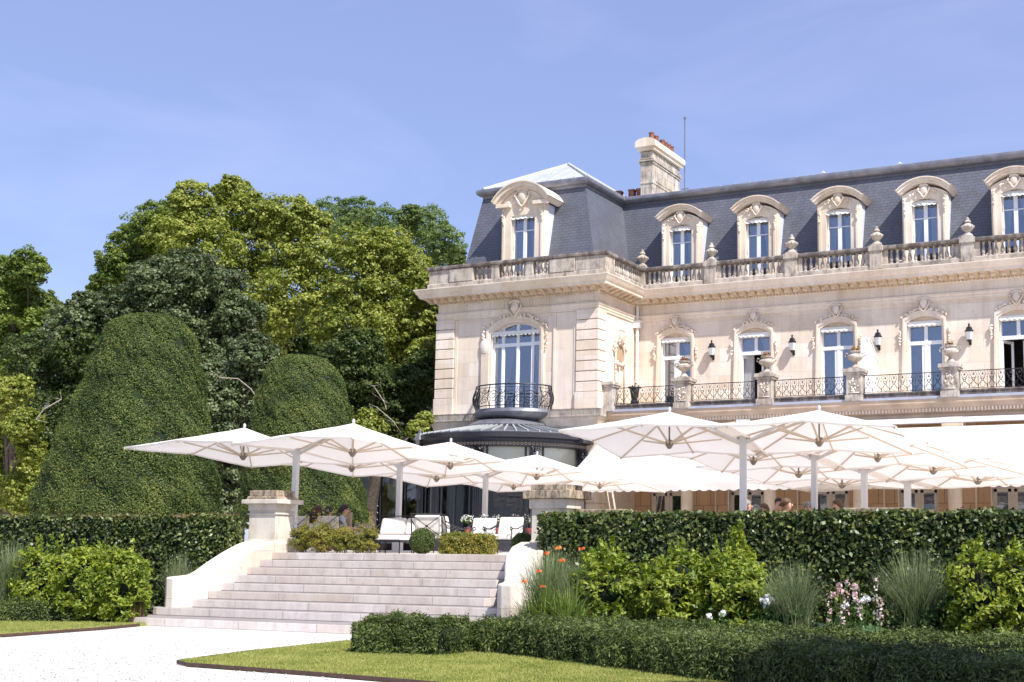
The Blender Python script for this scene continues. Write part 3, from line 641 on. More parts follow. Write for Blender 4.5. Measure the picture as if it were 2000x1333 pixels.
# downpipe in the corner
m=MB().tube([(XR+.14,WW-.16,6.9),(XR+.14,WW-.16,11.5)],.065,10); m.prism([(XR+.02,10.55),(XR+.27,10.55),(XR+.32,10.85),(XR-.02,10.85)],'y',WW-.3,WW-.04)
for z in (7.8,9.1,10.2): m.lathe([(.085,0),(.085,.06)],XR+.14,WW-.16,10,z)
C_(m,'downpipe',M['cloth'],smooth='auto')
# ---- parapet balustrade
BY,BX,BWY=PF-.5,XR+.5,WW-.52
BP=[(XL,56),(XL,BY),(BX,BY),(BX,BWY),(9.5,BWY)]
C_(MB().mould(BP,[(-.2,12.03),(.18,12.03),(.18,12.2),(.14,12.24),(-.2,12.24)]),'parapet_base',M['weath'])
C_(MB().mould(BP,[(-.2,12.78),(.16,12.78),(.22,12.82),(.22,12.9),(.18,12.95),(-.2,12.95)]),'parapet_coping',M['dark_weath'])
y0,y1=BY-.13,BY+.13
for bx in ((XL-.13,-29.12,y0,y1),(-29.1,-27.98,y0-.06,y1),(-27.12,-26.78,y0-.03,y1),(-25.54,-25.2,y0-.03,y1),(-24.42,-23.3,y0-.06,y1),(-23.28,BX+.13,y0-.02,y1),(BX-.13,BX+.14,y1,y1+.55),(XL-.13,XL+.13,y1,56)):
    C_(MB().box(*bx,12.24,12.78),'parapet_panel',M['weath'],bevel=.01)
POSTS=[BX+.02,-19.0,-15.6,-12.2,-8.76,-5.35,-1.95,1.45]
C_(MB().box(BX-.2,BX+.2,BWY-.2,BWY+.2,12.2,12.8),'parapet_post',M['weath'],bevel=.01)
for x in POSTS[1:]:
    m=MB().box(x-.24,x+.24,BWY-.22,BWY+.2,12.06,12.77); m.box(x-.44,x-.235,BWY-.1,BWY+.1,12.24,12.78); m.box(x+.235,x+.44,BWY-.1,BWY+.1,12.24,12.78); m.box(x-.29,x+.29,BWY-.27,BWY+.25,12.765,12.97)
    C_(m,'parapet_post',M['weath'],bevel=.01)
bal=MB().lathe([(.075,0),(.075,.04),(.045,.07),(.06,.1),(.082,.17),(.07,.26),(.04,.36),(.035,.44),(.05,.47),(.06,.5),(.06,.54)],0,0,10).build('baluster',M['weath'],ch,smooth='auto')
first=[True]
def baluster(x,y):
    o=bal
    if not first[0]: o=bal.copy(); COL.objects.link(o)
    first[0]=False; o.location=Vector((x,y,12.24))-Vector(ch.location)
def balrow(a,b,n,y=None,x=None):
    for i in range(n):
        t=a+(b-a)*(i+.5)/n
        baluster(t,y) if x is None else baluster(x,t)
balrow(-27.96,-27.13,4,BY); balrow(-26.77,-25.55,6,BY); balrow(-25.18,-24.43,4,BY); balrow(44.5,BWY-.25,12,x=BX)
balrow(BX+.25,-19.44,11,BWY)
for a,b in zip(POSTS[1:6],POSTS[2:7]): balrow(a+.44,b-.44,11,BWY)
fm=None
for x in POSTS[:5]:
    if fm is None:
        m=MB().box(-.2,.2,-.2,.2,0,.1).lathe([(.2,.1),(.18,.16),(.1,.22),(.09,.26),(.2,.36),(.24,.44),(.2,.52),(.11,.58),(.08,.62),(.13,.64),(.1,.7),(.06,.74),(.07,.78),(.0,.85)],0,0,12)
        for k in range(10): a=2*PI*k/10; m.ball((.22*math.cos(a),.22*math.sin(a),.46),.045,5,4)
        fm=m.build('urn_finial',M['weath'],ch,smooth='auto'); o=fm
    else: o=fm.copy(); COL.objects.link(o)
    o.location=Vector((x,BWY,12.94))-Vector(ch.location)
# ---- mansard roof
m=MB()
b0=[(-29.55,44.85),(-22.98,44.85),(-22.98,58),(-29.55,58)]; b1=[(-28.98,45.85),(-24.05,45.85),(-24.05,57),(-28.98,57)]
m.add([(x,y,12.0) for x,y in b0]+[(x,y,16.42) for x,y in b1],[(0,1,5,4),(1,2,6,5),(2,3,7,6),(3,0,4,7),(4,5,6,7)])
C_(m,'mansard_roof',M['slate'],label='slate mansard of the corner pavilion')
m=MB().prism([(48.15,12.0),(49.35,16.42),(49.8,16.42),(49.8,12.0)],'x',-24.6,9.5); m.box(-24.6,9.5,49.3,58,16.3,16.42); C_(m,'mansard_roof',M['slate'],label='long slate mansard of the wing')
C_(MB().box(XL+.1,XR+.4,PF-.4,60,11.9,12.02).box(XR,9.5,WW-.4,60,11.9,12.02),'roof_gutter_floor',M['lead'])
RP=[(-28.98,57),(-28.98,45.85),(-24.05,45.85),(-24.05,49.35),(9.5,49.35)]
C_(MB().mould(RP,[(-.1,16.3),(.02,16.3),(.05,16.42),(.12,16.4),(.2,16.44),(.25,16.52),(.25,16.6),(.2,16.68),(.1,16.72),(0,16.72),(-.1,16.7)]),'lead_gutter',M['lead'],smooth='auto')
m=MB(); e=[(-29.0,45.8),(-24.0,45.8),(-24.0,53.2),(-29.0,53.2)]; ap=(-26.75,49.3,18.55)
m.add([(x,y,16.73) for x,y in e]+[ap],[(0,1,4),(1,2,4),(2,3,4),(3,0,4)])
for k in range(4): a=Vector((*e[k],16.76)); m.bar(a,Vector(ap)+Vector((0,0,.03)),.1,.08)
for t in np.linspace(.12,.88,7):
    for k in (0,1): 
        a=Vector((*e[k],16.75)).lerp(Vector((*e[k+1],16.75)),t); s=min(t,1-t)*2; b=Vector((*e[k],16.75)).lerp(Vector(ap),s) if t<.5 else Vector((*e[k+1],16.75)).lerp(Vector(ap),s)
        m.bar(a,b,.035,.04)
C_(m,'zinc_roof',M['zinc'])
m=MB().prism([(49.3,16.66),(58,17.3),(58,16.5),(49.3,16.5)],'x',-23.9,9.5)
x=-20.2
while x<9: m.bar((x,49.38,16.76),(x,58,17.38),.07,.07); x+=.68
C_(m,'zinc_roof',M['zinc'],label='shallow zinc roof of the wing with standing seams')
# ---- chimney
m=MB(); cx0,cx1,cy0,cy1=-23.5,-22.92,50.0,53.0
m.box(cx0,cx1,cy0,cy1,16.4,18.9); 
m.box(cx0-.03,cx1+.03,cy0-.03,cy1+.03,17.45,17.52)
for z,o in ((18.35,.05),(18.45,.09),(18.55,.05)): m.box(cx0-o,cx1+o,cy0-o,cy1+o,z,z+.07)
m.box(cx1-.0,cx1+.02,cy0+.3,cy1-.3,17.6,18.3)
chm=C_(m,'chimney',M['weath'],bevel=.01)
m=MB().box(cx0-.12,cx1+.12,cy0-.12,cy1+.12,18.95,19.1); m.box(cx0-.2,cx1+.2,cy0-.2,cy1+.2,19.1,19.3); m.prism([(cx0-.2,19.3)]+[((cx0+cx1)/2+.49*math.cos(a),19.3+.2*math.sin(a)) for a in [PI*(1-k/8) for k in range(9)]]+[(cx1+.2,19.3)],'y',cy0-.2,cy1+.2)
C_(m,'chimney_cap',M['trim'],chm)
for y in (50.5,51.0,51.65,52.0,52.35,52.7):
    C_(MB().lathe([(.12,0),(.11,.45),(.13,.47),(.13,.52),(.09,.52),(.09,.1)],(cx0+cx1)/2,y,10,19.4),'chimney_pot',M['terracotta'],chm,smooth='auto')
C_(MB().tube([(-22.75,53.2,16.5),(-22.75,53.2,21.35)],.028,6).ball((-22.75,53.2,21.4),.07,8,6).bar((-22.9,53.2,18.0),(-22.55,53.2,18.0),.04),'lightning_rod',M['lead'])
for x in (-24.9,-24.25,-23.85):
    C_(MB().box(x-.13,x+.13,50.6,50.86,16.6,17.45).box(x-.15,x+.15,50.58,50.88,17.4,17.47),'flue_pot',M['terracotta'])
for px in (1608,1757): q=at(px,340 if px==1608 else 320,Y=50.5); C_(MB().tube([(q.x,50.5,16.7),(q.x,50.5,17.15)],.05,6).lathe([(.13,0),(.02,.1)],q.x,50.5,8,17.12),'roof_vent',M['alu'])
# ---- dormers
def dormer(cx,y0,pierw,cw,zb,zw,zc,rise,ww,big=False):
    """front pier width, cornice width, window top, cornice springing"""
    m=MB(); o=pierw/2; yb=y0+1.5
    A=arc(cx,ww,zw,.16 if not big else .02,8)
    m.box(cx-o,cx-ww/2,y0,y0+.35,zb,zw); m.box(cx+ww/2,cx+o,y0,y0+.35,zb,zw)
    m.prism([(cx-o,zw),(cx-ww/2,zw)]+A[1:-1]+[(cx+ww/2,zw),(cx+o,zw)]+[(p[0],p[1]-.05) for p in arc(cx,pierw,zc,rise*.8,10)][::-1],'y',y0,y0+.35)
    m.box(cx-o+.06,cx-o+.16,y0-.05,y0,zb,zc-.3); m.box(cx+o-.16,cx+o-.06,y0-.05,y0,zb,zc-.3)
    d=C_(m,'dormer',M['trim'],bevel=.008)
    # curved cornice
    c=MB(); lay=((0,.09,.12),(.09,.2,.2),(.2,.24,.26)) if not big else ((0,.1,.15),(.1,.26,.26),(.26,.31,.33))
    for a0,a1,dp in lay:
        A=arc(cx,cw,zc,rise,14,a0); B=arc(cx,cw,zc,rise,14,a1)
        e=.09; A=[(cx-cw/2-e-a0*.4,A[0][1])]+A+[(cx+cw/2+e+a0*.4,A[-1][1])]; B=[(cx-cw/2-e-a1*.6,B[0][1])]+B+[(cx+cw/2+e+a1*.6,B[-1][1])]
        for i in range(len(A)-1):
            q=[A[i],A[i+1],B[i+1],B[i]]; c.add([(p[0],y0-dp,p[1]) for p in q]+[(p[0],y0+1.06,p[1]) for p in q],[(0,1,2,3),(0,4,5,1),(3,2,6,7),(1,5,6,2),(0,3,7,4)])
    if big:
        c.box(cx-cw/2-.1,cx-cw/2+.55,y0-.2,y0,zc-.1,zc+.05); c.box(cx+cw/2-.55,cx+cw/2+.1,y0-.2,y0,zc-.1,zc+.05)
        c.prism([(p[0],p[1]) for p in arc(cx,cw-.1,zc,rise,10)],'y',y0-.03,y0+.1)
    C_(c,'dormer_cornice',M['trim'],d)
    k=MB(); zk=zc+rise*.35 if not big else zc+.35; s=.9 if not big else 1.35
    cartouche(k,cx,y0-.06,zk-.02,s,False)
    garland(k,[(cx-.62*s,y0-.03,zk-.2*s),(cx-.2,y0-.05,zk)],.06,1.2); garland(k,[(cx+.62*s,y0-.03,zk-.2*s),(cx+.2,y0-.05,zk)],.06,1.2)
    for s_ in (-1,1):
        garland(k,[(cx+s_*(o-.08),y0-.06,zc-.2),(cx+s_*(o-.1),y0-.05,zc-.8)],.06,1.6)
        r=.28 if not big else .42
        n=22; sp=[(cx+s_*(o+.02+ (0 if not big else .08)),y0+.06,zb+.3+(0 if not big else .25))]
        cxs,czs=cx+s_*(o+(.04 if not big else .12)),zb+.28+(0 if not big else .3)
        k.tube([(cxs+s_*r*(1-.75*i/n)*math.cos(i*.5),y0+.05,czs+r*(1-.75*i/n)*math.sin(i*.5)) for i in range(n)],[.05*(1-.4*i/n) for i in range(n)],5)
        k.lathe([(r*.95,0),(r*.8,.02)],0,0,3)
        k.v=k.v[:-6]; k.f=k.f[:-5]
        k.prism([(cxs+r*1.0*math.cos(a),czs+r*1.0*math.sin(a)) for a in [2*PI*j/14 for j in range(14)]],'y',y0+.06,y0+.3)
        if big: k.prism([(cx+s_*(o-.05),zb+.1),(cx+s_*(o+.42),zb+.1),(cx+s_*(o+.3),zb+.8),(cx+s_*(o+.05),zb+1.25),(cx+s_*(o-.05),zb+1.3)],'y',y0+.03,y0+.3)
    C_(k,'carving',M['trim'],d,smooth='auto')
    C_(MB().box(cx-o+.03,cx-o+.1,y0+.3,yb,zb,zc).box(cx+o-.1,cx+o-.03,y0+.3,yb,zb,zc),'cheek',plain('zinc_white',(.55,.58,.68),.5,.1),d)
    wy=y0+.2; w=MB()
    w.box(cx-ww/2,cx-ww/2+.06,wy,wy+.07,zb,zw); w.box(cx+ww/2-.06,cx+ww/2,wy,wy+.07,zb,zw); w.box(cx-.075,cx+.075,wy-.01,wy+.08,zb,zw); w.box(cx-ww/2,cx+ww/2,wy,wy+.07,zw-.08,zw+.12 if not big else zw)
    w.box(cx-ww/2,cx+ww/2,wy+.01,wy+.06,zw-.62,zw-.58)
    C_(w,'dormer_window',M['white'],d)
    C_(MB().box(cx-ww/2,cx+ww/2,wy+.03,wy+.035,zb,zw+.1),'pane',M['glass'],d)
    C_(wavy(cx-ww/2,cx-.05,wy+.25,zb,zw,12,.03,1,(0,random.uniform(.35,1))),'curtain',M['curtain'],d,smooth=True); C_(wavy(cx+.1,cx+ww/2,wy+.25,zb,zw,10,.03,-1,(0,random.uniform(.25,.9))),'curtain',M['curtain'],d,smooth=True)
    C_(MB().box(cx-ww/2-.3,cx+ww/2+.3,wy+.6,wy+.62,zb,zw+.2),'dark_room',M['unlit_room'],d)
    v=MB(); n=5*8; v2=[];f2=[]
    for i in range(n+1): x=cx-ww/2+.01+(ww-.02)*i/n; t=(i%8)/8; v2+=[(x,y0+.1,zw+.0),(x,y0-.02,zw-.10-.05*abs(math.sin(t*PI)))]
    for i in range(n): f2.append((2*i,2*i+1,2*i+3,2*i+2))
    v.add(v2,f2).tube([(cx-ww/2,y0+.1,zw),(cx+ww/2,y0+.1,zw)],.035,6); v.bar((cx-ww/2+.02,y0+.08,zw-.05),(cx-ww/2+.08,y0+.16,zw-1.3),.02)
    C_(v,'sun_blind',M['cloth'],d)
    return d
DX=[-20.70,-17.33,-13.93,-10.52,-7.15,-3.75,-.35]
for x in DX: dormer(x,48.0,1.72,1.74,12.0,14.75,15.1,.36,.98)
dormer(PCX-.02,44.7,2.02,2.2,12.0,15.05,15.52,.62,1.10,True)
# ---- first-floor balcony in front of the large window
m=MB(); a0,a1=PI,2*PI
m.lathe([(1.05,6.42),(1.35,6.5),(1.62,6.62),(1.7,6.75),(1.66,6.86),(1.6,6.9),(0.02,6.9)],-26.25,PF-.05,28,0,a0,a1,sy=.82)
C_(m,'round_balcony',M['lead'],smooth='auto')
m=MB(); rx,ry=1.62,1.34
def rp(t,z,b=0): 
    bb=1+.09*math.sin(PI*min(1,max(0,(7.78-z)/.85))**1.2); return (-26.25+rx*bb*math.cos(t),PF-.05+ry*bb*math.sin(t),z)
m.tube([rp(a0+(a1-a0)*k/28,7.82) for k in range(29)],.028,6); m.tube([rp(a0+(a1-a0)*k/28,6.99) for k in range(29)],.018,5); m.tube([rp(a0+(a1-a0)*k/28,7.7) for k in range(29)],.01,4)
def scroll(t0,z0,r,turn,dirn=1,n=20):
    P=[]
    for i in range(n+1):
        a=turn+dirn*i/n*2*PI*1.5; rr=r*(1-.85*i/n); P.append(rp(t0+dirn*rr*math.cos(a)/1.45,z0+rr*math.sin(a)))
    m.tube(P,.014,4)
for k in range(7):
    t=a0+(a1-a0)*(k+.5)/7
    scroll(t-.09,7.38,.21,0,1); scroll(t+.12,7.2,.15,PI,-1); scroll(t+.1,7.55,.11,PI/2,1)
    m.tube([rp(t-.22,7.0),rp(t-.16,7.2),rp(t-.05,7.15),rp(t+.05,7.35),rp(t+.2,7.5),rp(t+.22,7.7)],.016,4)
    m.ball(rp(t,7.1),.035,5,4); m.ball(rp(t-.2,7.55),.03,5,4)
for k in range(8):
    t=a0+(a1-a0)*k/7; m.tube([rp(t,z) for z in (6.9,7.0,7.2,7.4,7.6,7.82)],.018,5)
for s in (a0,a0+.12,a1-.12,a1): m.tube([rp(s,z) for z in (6.9,7.0,7.1,7.25,7.4,7.6,7.82)],.03,5)
C_(m,'round_balcony_railing',M['iron'])

# ------------------------------------------------------------- glazed rotunda in front of the pavilion
RCX,RCY,RR=-26.45,PF-.06,3.35
rot=thing('glass_rotunda','dark iron and glass rotunda with ribbed zinc roof below the round balcony','conservatory',(RCX,RCY,ZT))
def Rt(mb,name,mat,parent=None,**k): return P_(mb,name,mat,parent or rot,**k)
A0,A1=PI,2*PI
Rt(MB().lathe([(3.72,5.68),(3.6,5.8),(1.5,6.18),(1.5,6.05),(3.4,5.6)],RCX,RCY,48,0,A0,A1),'rotunda_roof',M['darkzinc'])
m=MB()
for k in range(27):
    a=A0+(A1-A0)*k/26; m.bar((RCX+3.66*math.cos(a),RCY+3.66*math.sin(a),5.80),(RCX+1.5*math.cos(a),RCY+1.5*math.sin(a),6.22),.05,.06)
Rt(m,'roof_ribs',M['zinc'])
Rt(MB().lathe([(1.35,6.14),(1.62,6.16),(1.68,6.24),(1.6,6.32),(1.35,6.45)],RCX,RCY,32,0,A0,A1),'roof_ring',M['lead'],smooth='auto')
Rt(MB().lathe([(3.45,5.42),(3.62,5.42),(3.62,5.5),(3.74,5.56),(3.76,5.72),(3.70,5.76),(3.45,5.76)],RCX,RCY,48,0,A0,A1).box(RCX+3.5,RCX+3.78,RCY-.9,RCY+.3,5.45,5.765),'eave',M['rot'])
m=MB()
for k in range(75):
    a=A0+(A1-A0)*(k+.5)/75; c=Vector((RCX+3.50*math.cos(a),RCY+3.50*math.sin(a),0)); t=Vector((-math.sin(a),math.cos(a),0))
    m.tube([c+t*(.05*math.cos(u))+Vector((0,0,5.33+.045*math.sin(u))) for u in [2*PI*j/7 for j in range(7)]],.011,4,True)
Rt(m,'frieze_ornament',M['offwhite'])
Rt(MB().lathe([(3.36,5.22),(3.44,5.22),(3.46,5.42),(3.36,5.42)],RCX,RCY,48,0,A0,A1),'frieze',M['rot'])
Rt(MB().lathe([(3.3,ZT),(3.42,ZT),(3.42,ZT+.42),(3.3,ZT+.42)],RCX,RCY,48,0,A0,A1),'plinth',M['rot'])
def rv(a,r,z): return Vector((RCX+r*math.cos(a),RCY+r*math.sin(a),z))
PA=[R(d) for d in (182,214,247,281,317,357)]
for a in PA:
    m=MB(); t=Vector((-math.sin(a),math.cos(a),0))
    for s in (-.13,-.05,.03,.11): m.bar(rv(a,3.43,ZT+.4)+t*s,rv(a,3.43,4.9)+t*s,.055,.07,up=rv(a,1,0)-rv(a,0,0))
    m.bar(rv(a,3.36,ZT+.4),rv(a,3.36,5.25),.34,.08,up=rv(a,1,0)-rv(a,0,0))
    for k in range(14): p=rv(a,3.48,random.uniform(4.72,5.2))+t*random.uniform(-.19,.19); m.ball(p,random.uniform(.03,.07),5,4)
    for s in (-.15,.15): m.tube([rv(a,3.5,5.15)+t*s+t*(.06*math.cos(u))+Vector((0,0,.06*math.sin(u))) for u in [2*PI*j/6 for j in range(6)]],.02,4,True)
    Rt(m,'pilaster',M['rot'])
for a,b in zip(PA[:-1],PA[1:]):
    a+=.05;b-=.05; n=8; m=MB()
    cols=[a+(b-a)*t for t in (.09,.5,.91)]
    for c in cols: m.bar(rv(c,3.36,ZT+.42),rv(c,3.36,5.22 if c!=cols[1] else 4.45),.05,.06)
    for z in (4.45,2.0,):
        for i in range(n): m.bar(rv(a+(b-a)*i/n,3.36,z),rv(a+(b-a)*(i+1)/n,3.36,z),.05,.06)
    w=Rt(m,'window',M['rot'])
    g=MB().lathe([(3.33,ZT+.42),(3.33,5.22)],RCX,RCY,n,0,a,b); Rt(g,'pane',M['rglass'],w)
    bl=MB().lathe([(3.27,3.95),(3.27,5.22)],RCX,RCY,n,0,a,b); Rt(bl,'blind',M['blind'],w)
Rt(MB().lathe([(2.3,ZT),(2.3,5.2)],RCX,RCY,24,0,A0,A1),'unlit_backing',plain('rotunda_inside',(.03,.04,.045),.8,.3,1.2))  # near-black sheet: the dim inside is put into its colour
# ------------------------------------------------------------- low glazed gallery to its left
gal=thing('glazed_gallery','low dark glazed gallery with grey swag curtains left of the rotunda','conservatory',(-33.2,46.4,ZT))
def Gl(mb,name,mat,parent=None,**k): return P_(mb,name,mat,parent or gal,**k)
GX0,GX1,GY=-36.2,-29.95,45.6
Gl(MB().prism([(GY-.35,5.42),(GY-.35,5.6),(GY+3.8,6.3),(GY+3.8,5.42)],'x',GX0-.3,GX1),'gallery_roof',M['rot'])
m=MB()
for x in np.arange(GX0,GX1,.55): m.bar((x,GY-.36,5.62),(x,GY+3.8,6.33),.05,.05)
Gl(m,'roof_ribs',M['darkzinc'])
for x in (-36.1,-35.3,-33.9,-32.6,-31.3,-30.1):
    m=MB().box(x-.09,x+.09,GY-.08,GY+.06,ZT,5.42); m.box(x-.26,x-.22,GY-.04,GY+.02,ZT,5.42); m.box(x+.22,x+.26,GY-.04,GY+.02,ZT,5.42)
    for z in np.arange(2.0,5.2,.3): m.tube([(x+.15*math.cos(u),GY-.06,z+.1*math.sin(u)) for u in [2*PI*j/8 for j in range(8)]],.012,4,True)
    Gl(m,'mullion',M['rot'])
Gl(MB().box(GX0,GX1,GY,GY+.01,ZT+.3,5.42),'pane',M['rglass'])
Gl(MB().box(GX0,GX1,GY+1.8,GY+1.85,ZT,5.5).box(GX0,GX1,GY-.05,GY+.05,ZT,ZT+.3).box(GX0-.05,GX0,GY,GY+3.8,ZT,5.5),'gallery_wall',M['unlit_room'])  # sheet behind the pane is near-black for the unlit inside
def swag(x0,x1,z0,z1,y):
    m=MB(); nx,nz=28,30; v=[];f=[]
    for j in range(nz+1):
        t=j/nz
        for i in range(nx+1):
            s=i/nx; u=(s*2)%1.0
            sag=.22*math.sin(PI*u); z=z1-(z1-z0)*t-sag*(.35+.65*t)
            d=.07*abs(math.sin(t*PI*9))*math.sin(PI*u)+.03*math.cos(s*20)
            v.append((x0+(x1-x0)*s,y-d,z))
    for j in range(nz):
        for i in range(nx): a=j*(nx+1)+i; f.append((a,a+1,a+nx+2,a+nx+1))
    return m.add(v,f)
for x0,x1 in ((-35.9,-34.3),(-33.55,-32.1),(-32.0,-30.4)): Gl(swag(x0,x1,3.6,5.4,GY+.35),'swag_curtain',M['swag'],smooth=True)
# lantern beside the gallery roof
q=at(820,860,Y=41.2)
t=thing('post_lantern','grey metal lantern on a post between gallery and rotunda','lantern',(q.x,q.y,ZT))
P_(MB().tube([(q.x,q.y,ZT),(q.x,q.y,q.z-.3)],.05,8),'post',M['iron'],t)
P_(MB().lathe([(.12,-.3),(.2,0),(.22,.02)],q.x,q.y,6,q.z),'glass_body',M['dglass'],t)
P_(MB().lathe([(.28,0),(.12,.24),(.05,.3),(.05,.38),(.0,.46)],q.x,q.y,6,q.z),'lantern_roof',M['darkzinc'],t)
# ------------------------------------------------------------- awning
aw=thing('terrace_awning','long off-white awning with scalloped valance along the arcade','awning',(-8,44,5.8))
def Aw(mb,name,mat,**k): return P_(mb,name,mat,aw,**k)
def awsheet(x0,x1,ya,za,yb,zb,drop):
    m=MB(); v=[];f=[]; nx=int((x1-x0)*2.4); ny=6
    for i in range(nx+1):
        for j in range(ny+1):
            t=j/ny; v.append((x0+(x1-x0)*i/nx,ya+(yb-ya)*t,za+(zb-za)*t-.05*math.sin(PI*t)))
    for i in range(nx):
        for j in range(ny): a=i*(ny+1)+j; f.append((a,a+1,a+ny+2,a+ny+1))
    m.add(v,f); return m
Aw(awsheet(-22.4,-5.0,44.4,5.72,41.2,3.82,.25),'canopy_cloth',M['awn'],smooth=True)
Aw(awsheet(-4.9,8.0,44.4,5.72,41.2,3.82,.25),'canopy_cloth',M['awn'],smooth=True)
Aw(MB().box(-22.4,8,41.12,41.24,3.74,3.86),'front_bar',M['white'])
m=MB(); v=[];f=[]; x0,x1=-22.4,8; n=int((x1-x0)/.36)*8
for i in range(n+1):
    x=x0+(x1-x0)*i/n; u=(i%8)/8; v+=[(x,41.11,3.78),(x,41.09+.02*math.sin(x*3),3.52-.055*math.sin(PI*u)-.02)]
for i in range(n): f.append((2*i,2*i+1,2*i+3,2*i+2))
Aw(m.add(v,f),'valance',M['awn'])
Aw(MB().box(-22.0,8,44.42,44.7,5.86,6.04),'cassette',M['white'],bevel=.02)
for x in (-21,-16,-11,-6,-1,4): Aw(MB().bar((x,44.4,5.6),(x+1.2,42.9,4.5),.05).bar((x+1.2,42.9,4.5),(x,41.25,3.75),.05),'folding_arm',M['arm'])
# ------------------------------------------------------------- wall lanterns, partition, balcony urns
def wall_lantern(x,label):
    t=thing('wall_lantern',label,'lantern',(x,WW,9.45),group='black lanterns on the upper wall')
    P_(MB().bar((x,WW,9.2),(x,WW-.2,9.16),.03).box(x-.05,x+.05,WW-.03,WW,9.05,9.35),'bracket',M['iron'],t)
    P_(MB().lathe([(.04,-.3),(.07,-.25),(.1,-.22),(.145,.1),(.16,.1),(.17,.14),(.13,.17),(.10,.27),(.03,.31),(.03,.36),(.045,.38),(.0,.43)],x,WW-.2,6,9.42),'frame',M['iron'],t)
    P_(MB().lathe([(.112,-.2),(.152,.09)],x,WW-.2,6,9.42),'lamp_glass',plain('lamp_glass',(.5,.52,.56),.15,.05,2) if 'lamp_glass' not in MATS else MATS['lamp_glass'],t)
for x,l in ((-19.12,'black wall lantern between the first and second wing windows'),(-15.72,'black wall lantern between the second and third wing windows'),(-12.3,'black wall lantern at the tip of the white curved partition'),(-8.86,'rightmost black wall lantern, above the last railing bay')): wall_lantern(x,l)
t=thing('white_partition','white balcony partition wall with scrolled top, glaring in the sun','partition',(-12.45,46.3,6.75))
pp=[(45.4,6.75),(47.74,6.75),(47.74,8.62),(47.6,8.75),(47.45,8.68),(47.25,8.95),(46.9,9.2),(46.55,9.3),(46.3,9.18),(46.1,9.28),(45.85,9.2),(45.7,8.6),(45.55,8.0)]
P_(MB().prism(pp,'x',-12.5,-12.38),'panel',M['white'],t,bevel=.02)
P_(MB().tube([(-12.36,y,z+.02) for y,z in pp[2:10]],.035,6),'coping',M['cloth'],t)
M['flower_leaf']=leafmat('urn_plant',(.16,.04,.03),(.20,.11,.03),(.30,.2,.06),.2)
def bloom(p,r,n,name,mat,parent,size=.07):
    u=rng.normal(0,1,(n,3)); u[:,2]=abs(u[:,2]); u/=np.linalg.norm(u,axis=1)[:,None]
    off=Vector((0,0,0)); q=parent
    while q is not None: off+=Vector(q.location); q=q.parent
    return leaves(name,np.array(p-off)+u*r*rng.uniform(.4,1,(n,1)),u,size,mat,parent,aspect=.5)
for k,(x,l) in enumerate(zip(PX_[1:5],('pale stone urn on the first balcony pedestal, rusty lichen below','pale stone urn on the second balcony pedestal before the open window','pale stone urn on the third balcony pedestal before the white partition','pale stone urn on the fourth balcony pedestal, rightmost'))):
    t=thing('stone_urn',l,'urn',(x,44.82,7.93),group='stone urns on the balcony pedestals')
    P_(MB().box(x-.2,x+.2,44.62,45.02,7.93,8.0).lathe([(.18,.07),(.12,.15),(.07,.22),(.07,.27),(.18,.33),(.29,.42),(.30,.48),(.24,.53),(.17,.57),(.17,.6),(.22,.64),(.22,.67),(.15,.67),(.12,.6)],x,44.82,14,7.93),'vessel',M['weath'],t,smooth='auto')
    P_(MB().tube([(x-.28,44.82,8.38),(x-.38,44.82,8.44),(x-.35,44.82,8.54),(x-.22,44.82,8.5)],.03,5),'handle',M['weath'],t); P_(MB().tube([(x+.28,44.82,8.38),(x+.38,44.82,8.44),(x+.35,44.82,8.54),(x+.22,44.82,8.5)],.03,5),'handle',M['weath'],t)
    bloom(Vector((x,44.82,8.6)),.2,70,'plant',M['flower_leaf'],t,.09)
t=thing('black_planter','small black iron planter behind the first railing bay','planter',(-21.9,46.2,7.03))
P_(MB().lathe([(.16,0),(.16,.12),(.12,.16),(.12,.2),(.15,.3),(.2,.62),(.29,.66),(.27,.7),(.18,.68),(.1,.6)],-21.9,46.2,14,7.2),'vessel',M['iron'],t,smooth='auto'); bloom(Vector((-21.9,46.2,7.85)),.22,60,'plant',M['flower_leaf'],t,.08)
P_(MB().box(-22.15,-21.65,45.95,46.45,7.0,7.2),'foot',M['iron'],t)

